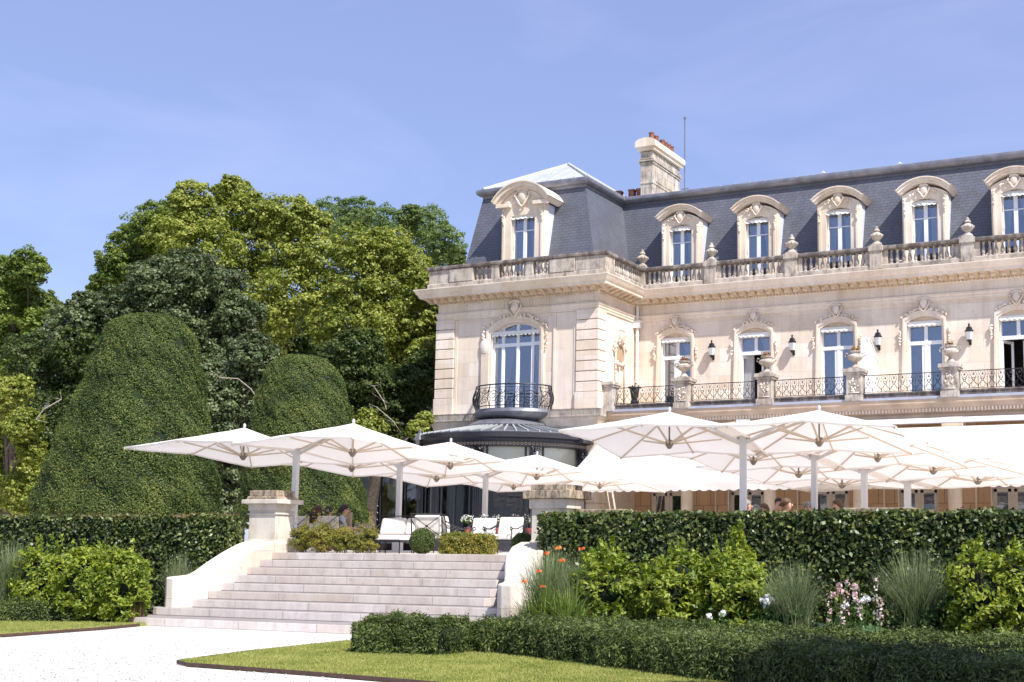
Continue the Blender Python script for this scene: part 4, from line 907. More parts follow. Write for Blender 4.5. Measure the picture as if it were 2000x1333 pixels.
# ------------------------------------------------------------- parasols
def make_parasol(arm,label):
    t=thing('double_parasol',label,'parasol',(0,0,0),group='cream double parasols on the terrace')
    zc=2.62; t_=MB().box(-.065,.065,-.05,.05,0,zc); t_.build('pole',M['alu'],t,bevel=.01)
    MB().box(-.35,.35,-.35,.35,0,.05).box(-.1,.1,-.1,.1,.05,.25).build('base_plate',M['alu'],t)
    MB().box(-.13,-.066,-.04,.04,zc-.06,zc+.0).box(.066,.13,-.04,.04,zc-.06,zc+.0).box(-.12,-.066,-.04,.04,zc-.46,zc-.38).box(.066,.12,-.04,.04,zc-.46,zc-.38).build('mast_bracket',M['alu'],t)
    MB().box(-.02,.02,-.0515,-.0505,.62,.64).add([(.03*math.cos(a),-.0516,.45+.022*math.sin(a)) for a in [2*PI*k/12 for k in range(12)]],[tuple(range(12))]).build('maker_plate',M['iron'],t)
    for s in (-1,1):
        a,b=1.60,1.98; cx=s*arm; zh=2.165; zt=2.80; ze=2.20
        tilt=.10
        dz_=[random.uniform(-.04,.04) for _ in range(4)]; sg=random.uniform(.03,.055); zt+=random.uniform(-.03,.03)
        def ez(x,y): return ze-(y/b)*tilt+dz_[(x>0)+2*(y>0)]*abs(x*y)/(a*b)
        # canopy cloth : 8 panels with a sagging hem
        m=MB(); v=[(cx,0,zt)];f=[]
        ring=[(-1,-1),(0,-1),(1,-1),(1,0),(1,1),(0,1),(-1,1),(-1,0)]; nr=8; ns=8
        per=[]
        for k in range(8):
            p,q=ring[k],ring[(k+1)%8]
            for j in range(ns):
                u=j/ns; x=p[0]+(q[0]-p[0])*u; y=p[1]+(q[1]-p[1])*u; per.append((x,y,k,u))
        for i in range(1,nr+1):
            r=i/nr
            for (x,y,k,u) in per:
                mid=1-max(0,abs(x)+abs(y)-1); lift=.085*mid*r
                z=zt+(ez(x*a,y*b)+lift-zt)*(r**.92)-sg*math.sin(PI*u)*math.sin(PI*min(1,r*.9))+random.uniform(-.006,.006)
                v.append((cx+x*a*r,y*b*r,z))
        n=len(per)
        for j in range(n): f.append((0,1+j,1+(j+1)%n))
        for i in range(nr-1):
            for j in range(n): q0=1+i*n; f.append((q0+j,q0+n+j,q0+n+(j+1)%n,q0+(j+1)%n))
        m.add(v,f); e=1+(nr-1)*n; hv=[];hf=[]
        for j in range(n): x,y,z=v[e+j]; hv+=[(x,y,z),(cx+(x-cx)*.995,y*.995,z-.035)]
        for j in range(n): k=(j+1)%n; hf.append((2*j,2*j+1,2*k+1,2*k))
        m.add(hv,hf); can=m.build('canopy',M['canvas'],t,smooth='auto')
        for (x,y) in ring:
            mid=1 if abs(x)+abs(y)==1 else 0; P=Vector((cx+x*a*.985,y*b*.985,ez(x*a,y*b)+.085*mid-.03)); T=Vector((cx,0,zt-.06)); H=Vector((cx,0,zh))
            k_=T.lerp(P,.52)-Vector((0,0,.015+.04))
            r_=MB().bar(T,P,.022,.03).bar(H,k_,.032,.032).ball(P,.03,5,4); r_.build('rib',M['arm'],can)
        MB().lathe([(.03,-.09),(.06,-.05),(.09,0),(.09,.05),(.05,.09)],cx,0,10,zh).bar((cx,0,zh),(cx,0,zt-.02),.03).build('hub',plain('hub_metal',(.22,.18,.15),.5,.1) if 'hub_metal' not in MATS else MATS['hub_metal'],t)
        MB().lathe([(.0,.10),(.028,.08),(.036,.045),(.026,0)],cx,0,8,zt).build('finial',M['alu'],can)
        MB().bar((s*.1,0,zc-.42),(cx,0,zt-.1),.035,.05).bar((s*.1,0,zc-.05),(s*arm*.55,0,zc-.14),.03,.045).build('arm',M['arm'],t)
        MB().bar((s*.1,.0,zc-.42),(s*arm*.5,0,zc-.10),.045,.05).build('tube_arm',M['alu'],t)
    return t
NAMES=['nearest','second','third','farthest']
Lh=[((476.6,892),(687,884.5)),((685,916),(882,910)),((853,936),(1048,932)),((996,952.4),(1178,951))]
Rh=[((1300,867),(1606,865)),((1441,897),(1722.5,895)),((1564.5,928),(1819,920)),((1659,950),(1896,940))]
for rows,ar,side in ((Lh,1.57,'left'),(Rh,1.47,'right')):
    proto=None
    for k,(a,b) in enumerate(rows):
        p=at(*a,Z=3.475);q=at(*b,Z=3.475); c=(p+q)/2; half=(q-p).length/2; rz=math.atan2((q-p).y,(q-p).x)
        if side=='right' and k==1: c=Vector((-8.75,28.0,0)); half=1.55; rz=-.02
        lab='cream double parasol, %s of the %s row'%(NAMES[k],side)
        if True: o=make_parasol(ar,lab)
        o.location=(c.x,c.y,ZT); o.rotation_euler=(0,0,rz*.6)
        if half>ar*1.06: o.scale=(half/ar,1.03,1)

# ------------------------------------------------------------- terrace furniture
M['cushion']=plain('cream_cushion',(.66,.62,.58),.9,.05,3)
M['tabletop']=plain('white_tabletop',(.78,.77,.75),.5,.03,3)
def cushion(m,x0,x1,y0,y1,z0,z1): m.box(x0,x1,y0,y1,z0,z1)
def armchair(label,w=.68,group='iron garden armchairs with cream cushions'):
    t=thing('garden_armchair',label,'armchair',group=group)
    h=w/2
    MB().box(-h+.04,h-.04,-.30,.34,.30,.44).build('seat_cushion',M['cushion'],t,bevel=.04)
    m=MB(); m.add([(-h+.05,.26,.44),(h-.05,.26,.44),(h-.05,.40,.44),(-h+.05,.40,.44),(-h+.05,.38,.84),(h-.05,.38,.84),(h-.05,.50,.82),(-h+.05,.50,.82)],[(0,3,2,1),(4,5,6,7),(0,1,5,4),(1,2,6,5),(2,3,7,6),(3,0,4,7)]); m.build('back_cushion',M['cushion'],t,bevel=.04)
    m=MB(); r=.014
    for s in (-1,1): m.tube([(s*h,.42,.28),(s*h,.55,.86)],r,6)
    m.tube([(-h,.55,.86),(h,.55,.86)],r,6); m.tube([(-h,.43,.34),(h,.55,.84)],.009,5); m.tube([(h,.43,.34),(-h,.55,.84)],.009,5); m.ball((0,.49,.59),.03,6,5); m.tube([(-h,.42,.3),(h,.42,.3)],r,6)
    m.build('back_frame',M['iron'],t)
    for s in (-1,1):
        MB().tube([(s*h,.51,.72),(s*h,.3,.64),(s*h,0,.56),(s*h,-.25,.56),(s*h,-.36,.60),(s*h,-.38,.55),(s*h,-.33,.52)],r,6).tube([(s*h,-.3,.56),(s*h,-.3,.3)],r,6).build('armrest',M['iron'],t)
        for y in (-.32,.42): MB().tube([(s*h,y,0),(s*h,y,.3)],r,6).build('leg',M['iron'],t)
    MB().box(-h,h,-.33,.43,.28,.302).build('seat_frame',M['iron'],t)
    return t
def place(o,px,D,rz,py=1075):
    q=at(px,py,D=D); o.location=(q.x,q.y,ZT); o.rotation_euler=(0,0,rz); return o
CA=math.atan2(FW.x,FW.y)   # heading of the view
a0=armchair('cream armchair seen from behind, crossed black back bars, beside the box ball'); place(a0,843,28.5,PI+.35)
place(dup(a0,label='second armchair seen from behind, its crossed back partly behind the clipped terrace hedge'),884,29.4,PI-.3)
place(dup(a0,label='cream armchair facing the steps, left of the two above the small clipped hedge'),932,30,.15)
place(dup(a0,label='cream armchair facing the steps, rightmost above the small clipped hedge'),983,29,.1)
def sofa(label,n,w):
    t=thing('garden_sofa',label,'sofa',group='iron garden sofas with cream cushions'); h=w/2
    for i in range(n):
        a=-h+.04+(w-.08)*i/n; b=-h+.04+(w-.08)*(i+1)/n
        MB().box(a+.01,b-.01,-.3,.36,.28,.44).build('seat_cushion',M['cushion'],t,bevel=.04)
        m=MB(); m.add([(a+.01,.26,.44),(b-.01,.26,.44),(b-.01,.40,.44),(a+.01,.40,.44),(a+.02,.38,.84),(b-.02,.38,.84),(b-.02,.50,.82),(a+.02,.50,.82)],[(0,3,2,1),(4,5,6,7),(0,1,5,4),(1,2,6,5),(2,3,7,6),(3,0,4,7)]); m.build('back_cushion',M['cushion'],t,bevel=.05)
    m=MB().tube([(-h,.42,.28),(-h,.55,.88),(h,.55,.88),(h,.42,.28)],.015,6)
    for i in range(n):
        a=-h+w*i/n;b=a+w/n; m.tube([(a,.43,.34),(b,.55,.86)],.009,5); m.tube([(b,.43,.34),(a,.55,.86)],.009,5)
    m.build('back_frame',M['iron'],t)
    MB().box(-h,h,-.33,.43,.255,.278).build('seat_frame',M['iron'],t)
    for s in (-1,1):
        MB().tube([(s*h,.51,.72),(s*h,.3,.64),(s*h,0,.56),(s*h,-.25,.56),(s*h,-.36,.60),(s*h,-.38,.55)],.014,6).build('armrest',M['iron'],t)
        for y in (-.32,.42): MB().tube([(s*h,y,0),(s*h,y,.27)],.014,6).build('leg',M['iron'],t)
    return t
place(sofa('long cream sofa facing the steps left of the box ball',2,1.5),775,30.5,.05)
sf=place(sofa('cream sofa seen from behind with two people leaning on its iron rail',2,1.55),627,30.2,PI+.12)
def side_table(label,w,d,h):
    t=thing('garden_table',label,'table'); MB().box(-w/2,w/2,-d/2,d/2,h-.11,h).build('tabletop',M['tabletop'],t,bevel=.03)
    for x in (-w/2+.05,w/2-.05):
        for y in (-d/2+.05,d/2-.05): MB().tube([(x,y,0),(x,y,h-.11)],.016,6).build('leg',M['iron'],t)
    MB().box(-w/2,w/2,-d/2,d/2,h-.145,h-.112).build('frame',M['iron'],t); return t
place(side_table('low table with thick white top and black iron legs beside the golden bush',.78,.7,.38),766,26.9,.1)
tw=thing('blanket','beige blanket draped over the end of the sofa back','blanket',at(681,1030,D=30.0))
tw.location.z=0; q=at(681,1030,D=30.0)
m=MB(); v=[];f=[]
for j in range(9):
    z=ZT+.93-.66*j/8
    for i in range(9): x=-.12-.03*j/8+(.24+.06*j/8)*i/8; v.append((q.x+x*.92,q.y+x*.3-.05-.02*(i%2)-.01*j,z))
for j in range(8):
    for i in range(8): a=j*9+i; f.append((a,a+1,a+10,a+9))
P_(m.add(v,f),'cloth',plain('beige_wool',(.36,.27,.19),.95,.1,20),tw,smooth=True).modifiers.new('s','SOLIDIFY').thickness=.012
# flower pots on an iron stand by the rotunda
ps=thing('plant_stand','dark iron plant stand carrying white flowers before the rotunda','plant stand',(0,0,0))
qa=at(905,1040,D=35.5); qb=at(1040,1040,D=35.5); zt_=ZT+.52
P_(MB().bar((qa.x,qa.y,zt_),(qb.x,qb.y,zt_),.35,.03),'shelf',M['iron'],ps)
for k in range(5): p=Vector((qa.x,qa.y,0)).lerp(Vector((qb.x,qb.y,0)),k/4); P_(MB().tube([(p.x,p.y,ZT),(p.x,p.y,zt_)],.02,6),'leg',M['iron'],ps)
M['whitefl']=leafmat('white_petals',(.7,.68,.66),(.8,.79,.78),(.85,.85,.85),.2); M['potleaf']=leafmat('geranium_leaf',(.03,.07,.015),(.06,.12,.03),(.10,.17,.05),.2)
M['redpot']=plain('red_glazed_pot',(.40,.10,.09),.5,.1,4)
for k,l in enumerate(('white flowers in a red pot, leftmost on the iron stand','white flowers in a red pot, second on the iron stand','white flowers in a red pot, middle of the iron stand','white flowers in a red pot beside the large pier, fourth on the stand','white flowers in a red pot, right end of the iron stand')):
    p=Vector((qa.x,qa.y,0)).lerp(Vector((qb.x,qb.y,0)),.06+k*.22); t=thing('flower_pot',l,'flower pot',(p.x,p.y,zt_+.015),group='white flowers in red pots')
    P_(MB().lathe([(.07,0),(.09,.12),(.10,.12),(.10,.15),(.08,.15),(.06,.1)],p.x,p.y,14,zt_+.015),'pot',M['redpot'],t,smooth='auto')
    c=Vector((p.x,p.y,zt_+.30)); bloom(c,.2,160,'foliage',M['potleaf'],t,.07); bloom(c+Vector((0,0,.04)),.22,60,'flower',M['whitefl'],t,.07)

# ------------------------------------------------------------- people
M['skin']=plain('skin',(.50,.29,.20),.55,.05,3); M['hair_dark']=plain('dark_hair',(.02,.014,.012),.6,.3,30,bump=.6); M['hair_grey']=plain('grey_hair',(.22,.21,.20),.7,.4,30,bump=.6); M['hair_brown']=plain('brown_hair',(.10,.055,.03),.6,.3,30,bump=.6); M['hair_red']=plain('auburn_hair',(.045,.014,.010),.5,.3,20,bump=.6)
M['trouser']=plain('pale_trousers',(.42,.38,.35),.9,.05,4); M['lav']=plain('lavender_shirt',(.30,.32,.50),.9,.05,4); M['navy']=plain('navy_shirt',(.03,.04,.08),.9,.1,4); M['check']=plain('blue_check_shirt',(.33,.38,.52),.9,.35,60); M['wht']=plain('white_shirt',(.7,.7,.72),.9,.05,4)
def skin(name,joints,edges,mat,parent,grow=0,sub=2):
    me=bpy.data.meshes.new(name); names=list(joints); ix={n:i for i,n in enumerate(names)}
    me.from_pydata([joints[n][0] for n in names],[(ix[a],ix[b]) for a,b in edges],[]); me.materials.append(mat)
    o=bpy.data.objects.new(name,me); COL.objects.link(o); o.parent=parent
    s=o.modifiers.new('skin','SKIN'); s.use_smooth_shade=True
    if not me.skin_vertices: return o
    for i,n in enumerate(names):
        r=joints[n][1]; r=(r,r) if not hasattr(r,'__len__') else r
        me.skin_vertices[0].data[i].radius=(r[0]+grow,r[1]+grow)
    me.skin_vertices[0].data[0].use_root=True
    o.modifiers.new('sub','SUBSURF').levels=sub; o.modifiers['sub'].render_levels=sub
    return o
def person(px,py,D,rz,label,shirt,hair,hstyle='short',glasses=False,group=None,armup=False):
    h=at(px,py,D=D); hz=h.z-ZT
    t=thing('person',label,'person',(h.x,h.y,ZT),rz,group=group)
    dz=hz-1.08; pz=max(.30,.40+dz*.3); k=(hz-pz)/.68
    z=lambda a:pz+(a-.40)*k
    J={'pelvis':((0,-.06,pz),(.15,.12)),'waist':((0,-.09,z(.58)),(.135,.10)),'chest':((0,-.08,z(.78)),(.155,.11)),'neck0':((0,-.05,z(.90)),(.075,.07)),'neck':((0,-.02,z(.955)),.052),'jaw':((0,.025,z(1.0)),(.062,.07)),'head':((0,.015,hz),(.075,.092)),'crown':((0,.0,hz+.075),(.062,.078))}
    E=[('pelvis','waist'),('waist','chest'),('chest','neck0'),('neck0','neck'),('neck','jaw'),('jaw','head'),('head','crown')]
    for s,n in ((-1,'l'),(1,'r')):
        up=armup and s<0
        J.update({'sh'+n:((s*.17,-.07,z(.86)),.058),'el'+n:((s*(.27 if not up else .42),.02 if not up else -.08,z(.62) if not up else z(.88)),.042),'wr'+n:((s*(.20 if not up else .62),.26 if not up else -.12,z(.60) if not up else z(.90)),.028),'pa'+n:((s*(.18 if not up else .68),.32 if not up else -.12,z(.60) if not up else z(.895)),(.032,.018))})
        E+=[('chest','sh'+n),('sh'+n,'el'+n),('el'+n,'wr'+n),('wr'+n,'pa'+n)]
        bx,by,bz=J['pa'+n][0]; d=(0,1) if not up else (s,0)
        for q_,(off,L) in enumerate(((-.024,.062),(-.008,.072),(.008,.068),(.024,.052))):
            fx,fy=(off,0) if not up else (0,off)
            J['f%s%d'%(n,q_)]=((bx+fx+d[0]*.045,by+fy+d[1]*.045,bz),.0085); J['g%s%d'%(n,q_)]=((bx+fx+d[0]*(.03+L),by+fy+d[1]*(.03+L),bz-.022),.0072); E+=[('pa'+n,'f%s%d'%(n,q_)),('f%s%d'%(n,q_),'g%s%d'%(n,q_))]
        J['t'+n]=((bx-s*.04,by+.015,bz-.01),.010); E.append(('pa'+n,'t'+n))
        J.update({'hp'+n:((s*.10,.02,pz-.01),.085),'kn'+n:((s*.13,.42,pz+.05),.058),'an'+n:((s*.13,.42,.09),.038),'to'+n:((s*.13,.57,.045),(.04,.03))})
        E+=[('pelvis','hp'+n),('hp'+n,'kn'+n),('kn'+n,'an'+n),('an'+n,'to'+n)]
    skin('body',J,E,M['skin'],t)
    sk={k:J[k] for k in ('pelvis','waist','chest','neck0','shl','ell','shr','elr')}
    skin('shirt',sk,[('pelvis','waist'),('waist','chest'),('chest','neck0'),('chest','shl'),('shl','ell'),('chest','shr'),('shr','elr')],shirt,t,.014)
    tk={k:J[k] for k in ('pelvis','hpl','knl','anl','hpr','knr','anr')}
    skin('trousers',tk,[('pelvis','hpl'),('hpl','knl'),('knl','anl'),('pelvis','hpr'),('hpr','knr'),('knr','anr')],M['trouser'],t,.014)
    f=MB().ball((0,.108,hz-.01),.018,6,5,sy=1.3,sz=1.6); f.ball((-.088,.01,hz-.01),.022,6,5,sx=.5,sz=1.4); f.ball((.088,.01,hz-.01),.022,6,5,sx=.5,sz=1.4)
    f.build('nose_and_ears',M['skin'],t,smooth=True)
    MB().ball((-.032,.092,hz+.018),.011,6,4).ball((.032,.092,hz+.018),.011,6,4).build('eyes',M['iron'],t)
    MB().ball((0,.098,hz-.052),.022,6,4,sy=.4,sz=.3).build('mouth',plain('lips',(.35,.12,.1),.5,.05) if 'lips' not in MATS else MATS['lips'],t)
    m=MB(); m.ball((0,-.018,hz+.05),.105,14,10,sx=.93,sy=1.08,sz=.92)
    m.v=[(x,y+(.0 if z>hz+.06 else -max(0,(hz+.06-z))*.9),z) for x,y,z in m.v]
    if hstyle=='long':
        for a in np.linspace(PI*1.0,2*PI,14): m.tube([(.09*math.cos(a),-.03+.1*math.sin(a),hz+.06),(.12*math.cos(a),-.05+.12*math.sin(a),hz-.08),(.14*math.cos(a)+random.uniform(-.02,.02),-.06+.15*math.sin(a),hz-.28)],[.04,.05,.02],6)
    if hstyle=='bun': m.ball((0,-.13,hz+.07),.05,8,6)
    m.build('hair',hair,t,smooth=True)
    if glasses: MB().tube([(-.085,.03,hz+.015),(-.06,.105,hz+.015),(.06,.105,hz+.015),(.085,.03,hz+.015)],.006,4).build('glasses',M['iron'],t)
    # simple chair under each person on the right
    return t
gp='guests seated on the terrace'
person(1459,989,27.5,-.9,'grey-haired person turned right beside the nearest right parasol pole',M['navy'],M['hair_grey'],group=gp)
person(1491,996,28.5,PI-.5,'dark-haired person whose head just shows between two grey-haired guests',M['navy'],M['hair_brown'],group=gp)
person(1521,984,30,PI+.4,'person with short black hair facing the camera behind the lavender shirt',M['navy'],M['hair_dark'],group=gp)
person(1537,986,27.0,-1.1,'dark-haired person in lavender shirt seen from behind, head turned right',M['lav'],M['hair_brown'],group=gp)
person(1577,992,28.5,PI+.5,'grey-haired person with glasses facing the camera above the hedge',M['navy'],M['hair_grey'],glasses=True,group=gp)
person(1634,988,27.5,1.9,'person with brown hair in a bun beside the grey stone block',M['navy'],M['hair_brown'],'bun',group=gp)
person(622,999,30.0,-.1,'long-haired auburn person leaning an arm on the sofa back',M['wht'],M['hair_red'],'long',group=gp,armup=True)
person(674,997,30.0,-.9,'person with short dark hair and blue checked shirt turned right on the sofa',M['check'],M['hair_dark'],glasses=True,group=gp)
person(643,1000,32.0,.3,'person with black hair half hidden between the two sofa guests',M['navy'],M['hair_dark'],group=gp)
# chairs carrying the guests on the right, hidden up to their backs by the hedge
for (px,D,rz,l) in ((1459,27.5,-.9,'cream armchair under the grey-haired guest by the nearest right parasol pole'),(1537,27.0,-1.1,'cream armchair under the guest in the lavender shirt'),(1577,28.5,PI+.5,'cream armchair under the guest with glasses and grey hair'),(1634,27.5,1.9,'cream armchair under the guest with the bun')):
    o=dup(a0,label=l); q=at(px,1040,D=D); o.rotation_euler=(0,0,rz+PI); o.location=(q.x,q.y,ZT-.06)

# ------------------------------------------------------------- planting
M['beech']=leafmat('beech_leaf',(.022,.040,.009),(.060,.092,.019),(.19,.22,.06),.22,.4,.5,big=.2,bscale=1.2)
M['yew']=leafmat('yew_needle',(.022,.042,.009),(.066,.104,.020),(.17,.195,.045),.15,.6,.3,big=.35,bscale=.9)
M['lowyew']=leafmat('low_yew_needle',(.025,.045,.010),(.072,.105,.024),(.17,.205,.055),.2,.55,.3,big=.3,bscale=1.2)
M['lime']=leafmat('lime_leaf',(.10,.15,.02),(.22,.28,.035),(.36,.40,.06),.4,.5,.35,big=.2,bscale=2)
M['golden']=leafmat('golden_yew',(.10,.13,.02),(.20,.20,.035),(.34,.27,.05),.2,.6,.3,big=.3,bscale=2.5)
M['dry']=leafmat('brown_leaf',(.10,.05,.03),(.20,.10,.05),(.26,.15,.07),.2)
M['strap']=leafmat('strap_leaf',(.07,.12,.02),(.14,.21,.04),(.22,.28,.07),.3)
M['bluegrass']=leafmat('grey_green_grass',(.10,.14,.06),(.20,.25,.12),(.34,.38,.2),.35)
M['bark']=plain('bark',(.10,.08,.065),.9,.35,9,bump=.8,bscale=14); M['core']=plain('hedge_core',(.010,.018,.007),1,.4,6)  # core: near-black filler, shade between the leaves put into its colour
M['orange']=leafmat('orange_petal',(.70,.16,.05),(.80,.24,.08),(.85,.35,.12),.3); M['pink']=leafmat('pink_petal',(.50,.30,.30),(.70,.52,.52),(.8,.72,.7),.3)
def rel(o,P): return np.asarray(P)-np.array(o.location)
def box_hedge(x0,x1,y0,y1,z0,z1,label,name,cat,n,size,mat,aspect=.6,jit=.75,group=None,brown=0,top=.2,browntop=0,dens_top=1.6):
    t=thing(name,label,cat,((x0+x1)/2,(y0+y1)/2,z0),group=group)
    P_(MB().box(x0+.06,x1-.06,y0+.06,y1-.06,z0,z1-.06),'shade_core',M['core'],t)
    A=[((x1-x0)*(z1-z0),0),((x1-x0)*(y1-y0)*dens_top,1),((y1-y0)*(z1-z0),2),((y1-y0)*(z1-z0),3)]; tot=sum(a for a,_ in A); P=[];N=[]
    for a,k in A:
        c=int(n*a/tot); u=rng.uniform(0,1,c);v=rng.uniform(0,1,c); w=rng.normal(0,.03,c)
        bump=.03*np.sin(u*(x1-x0)*5)+.02*np.sin(v*7+u*23)
        if k==0: P.append(np.c_[x0+(x1-x0)*u,y0+w-bump,z0+(z1-z0)*v]); N.append(np.tile([0,-1,.35],(c,1)))
        if k==1: P.append(np.c_[x0+(x1-x0)*u,y0+(y1-y0)*v,z1+w*.8+bump*.6]); N.append(np.tile([0,-.2,1],(c,1)))
        if k==2: P.append(np.c_[x0+w,y0+(y1-y0)*u,z0+(z1-z0)*v]); N.append(np.tile([-1,0,.35],(c,1)))
        if k==3: P.append(np.c_[x1+w,y0+(y1-y0)*u,z0+(z1-z0)*v]); N.append(np.tile([1,0,.35],(c,1)))
    P=np.vstack(P);N=np.vstack(N); leaves('foliage',rel(t,P),N,size,mat,t,aspect=aspect,jit=jit,szvar=.45)
    if brown:
        c=brown; P=np.c_[rng.uniform(x0,x1,c),rng.uniform(y0-.03,y1,c),z1+rng.normal(.01,.03,c)]
        leaves('dry_tips',rel(t,P),np.tile([0,-.5,1],(c,1)),size*.8,M['dry'],t,aspect=.5,jit=.9)
    return t
box_hedge(-45,-18.86,20.4,20.9,.02,2.04,'tall clipped beech hedge left of the steps, reddish tips on top','beech_hedge','hedge',62000,.078,M['beech'],brown=3500,group='tall beech hedges')
box_hedge(-11.55,6,20.35,20.95,.02,2.03,'tall clipped beech hedge filling the right side below the parasols','beech_hedge','hedge',60000,.078,M['beech'],brown=900,group='tall beech hedges')
# yew topiary
def topiary(prof,D,label,n,size,seed):
    """prof: rows (photo y, left x, right x) of the clipped outline"""
    ppm=F_/D; z=lambda y:at(285,y,D=D).z
    base=prof[-1]; cx=at((base[1]+base[2])/2,base[0],D=D)
    t=thing('yew_topiary',label,'topiary',(cx.x,cx.y,ZT),group='giant clipped yew cones')
    side=Vector((RT.x,RT.y,0)).normalized(); rows=[]
    for (y,a,b) in prof:
        c=at((a+b)/2,y,D=D); rows.append((c.z-ZT,(Vector((c.x,c.y,0))-Vector((cx.x,cx.y,0))).dot(side),(b-a)/2/ppm))
    rows=rows[::-1]; hs=np.array([r[0] for r in rows]); os_=np.array([r[1] for r in rows]); rs=np.array([r[2] for r in rows])
    m=MB(); k=24; v=[];f=[]
    H=np.linspace(hs[0],hs[-1],22)
    for h in H:
        o=np.interp(h,hs,os_); r=max(.02,np.interp(h,hs,rs)-.07)
        for i in range(k): a=2*PI*i/k; v.append((side.x*(o+r*math.cos(a))-side.y*r*math.sin(a),side.y*(o+r*math.cos(a))+side.x*r*math.sin(a),h))
    for j in range(len(H)-1):
        for i in range(k): f.append((j*k+i,j*k+(i+1)%k,(j+1)*k+(i+1)%k,(j+1)*k+i))
    f.append(tuple(range(k-1,-1,-1))); f.append(tuple(range((len(H)-1)*k,len(H)*k))); m.add(v,f).build('shade_core',M['core'],t,smooth=True)
    # foliage, denser where area is larger
    dh=np.linspace(hs[0],hs[-1],400); rr=np.interp(dh,hs,rs); dr=np.gradient(rr,dh); w=rr*np.sqrt(1+dr**2); w/=w.sum()
    hh=rng.choice(dh,n,p=w)+rng.uniform(-.01,.01,n); r=np.interp(hh,hs,rs); o=np.interp(hh,hs,os_); s=np.interp(hh,dh,dr)
    a=rng.uniform(0,2*PI,n); lump=.035*np.sin(a*9+hh*4)+.03*np.sin(hh*7+a*3)+.02*np.sin(a*23+hh*13); r=r-.02+lump+rng.normal(0,.022,n)
    gi=(np.floor(a*r/.11+hh*3.1)*131+np.floor(hh/.085+np.sin(a*11)*.8)*977).astype(np.int64); hsh=((gi*2654435761)%1000)/1000.; r=r-np.where(hsh<.16,.075,0)
    g2=(np.floor(a*r/.42)*37+np.floor(hh/.3)*91).astype(np.int64); r=r-np.where(((g2*2654435761)%1000)/1000.<.05,.06,0)
    ca,sa=np.cos(a),np.sin(a); X=side.x*(o+r*ca)-side.y*r*sa; Y=side.y*(o+r*ca)+side.x*r*sa
    Nx=side.x*ca-side.y*sa; Ny=side.y*ca+side.x*sa; nz=np.clip(-s,-1,6); N=np.c_[Nx,Ny,nz+.25]; N/=np.linalg.norm(N,axis=1)[:,None]
    leaves('foliage',np.c_[X,Y,hh],N,size,M['yew'],t,aspect=.5,jit=.5,szvar=.4)
    nt_=len(hh)//40
    MB().tube([(0,0,0),(0,0,1.5)],.16,8).build('trunk',M['bark'],t); return t
topiary([(608,255,312),(611,238,326),(616,220,337),(624,206,346),(634,197,354),(655,187,364),(694,175,373),(720,167,377),(785,140,387),(864,111,405),(944,88,418),(985,76,419),(1002,76,418),(1012,80,410)],34,'giant clipped yew cone, the taller and nearer one on the left',250000,.046,1)
topiary([(690,556,604),(693,540,618),(699,527,632),(710,518,645),(734,508,659),(768,497,670),(811,488,679),(850,483,684),(900,478,692),(950,474,704),(1000,468,716),(1020,470,714)],42,'giant clipped yew dome behind the left pier, the smaller of the two',180000,.050,2)
# low yew hedges: rounded section swept along a plan line
def low_hedge(path,w,h,label,n,size=.075,mat=None,name='low_yew_hedge',z0=.03,group='low clipped yew hedges'):
    P=[Vector((x,y,0)) for x,y in path]; L=[(b-a).length for a,b in zip(P[:-1],P[1:])]; T=sum(L)
    t=thing(name,label,'hedge',(P[0].x,P[0].y,z0),group=group)
    cm=MB().mould(path,[(-w/2+.07,z0),(w/2-.07,z0),(w/2-.07,z0+h-.13),(w/2-.15,z0+h-.07),(-w/2+.15,z0+h-.07),(-w/2+.07,z0+h-.13)])
    P_(cm,'shade_core',M['core'],t)
    s=rng.uniform(0,T,n); per=2*h+w; u=rng.uniform(0,per,n); Q=np.empty((n,3));N=np.empty((n,3)); cum=np.cumsum([0]+L)
    for i in range(len(L)):
        k=(s>=cum[i])&(s<=cum[i+1]); d=(P[i+1]-P[i]).normalized(); nx,ny=d.y,-d.x; l=s[k]-cum[i]; uu=u[k]
        side=np.where(uu<h,1,np.where(uu>h+w,-1,0)); off=np.where(uu<h,w/2,np.where(uu>h+w,-w/2,w/2-(uu-h))); z=np.where(uu<h,uu,np.where(uu>h+w,per-uu,h))
        rr=np.clip((z-(h-.12))/.12,0,1)*(side!=0); off=off*(1-.10*rr)
        e=rng.normal(0,.035,k.sum())+.03*np.sin(l*6)+.02*np.sin(l*17+uu*9)
        zz=z+np.where(side==0,e-.02*(np.abs(off)/(w/2))**3,0); off=off+np.where(side!=0,side*e,0)
        Q[k]=np.c_[P[i].x+d.x*l+nx*off,P[i].y+d.y*l+ny*off,zz+z0]; N[k]=np.c_[nx*side,ny*side,np.where(side==0,1,.45)]
    # ends
    for q,dirn in ((P[0],P[0]-P[1]),(P[-1],P[-1]-P[-2])):
        d=dirn.normalized(); c=int(n*.045); a=rng.uniform(-w/2,w/2,c); zz=rng.uniform(0,h,c); bul=.18*np.sqrt(np.clip(1-(a/(w/2))**2,0,1))
        Q=np.vstack([Q,np.c_[q.x+d.x*bul+d.y*a+rng.normal(0,.02,c),q.y+d.y*bul-d.x*a+rng.normal(0,.02,c),zz+z0]]); N=np.vstack([N,np.tile([d.x,d.y,.4],(c,1))])
    leaves('foliage',rel(t,Q),N,size,mat or M['lowyew'],t,aspect=.28,jit=.55,szvar=.5,droop=-.6); return t
low_hedge([(-10.88,14.72),(-9.75,14.95)],1.15,.40,'rounded end block of low clipped yew beside the lawn tip',42000,.05)
low_hedge([(-9.5,15.75),(-8.7,15.55),(-5.4,13.85),(-3.0,12.65),(-1,12.1),(4,10.8)],1.25,.38,'long low clipped yew hedge along the lawn, fading into shade on the right',170000,.05)
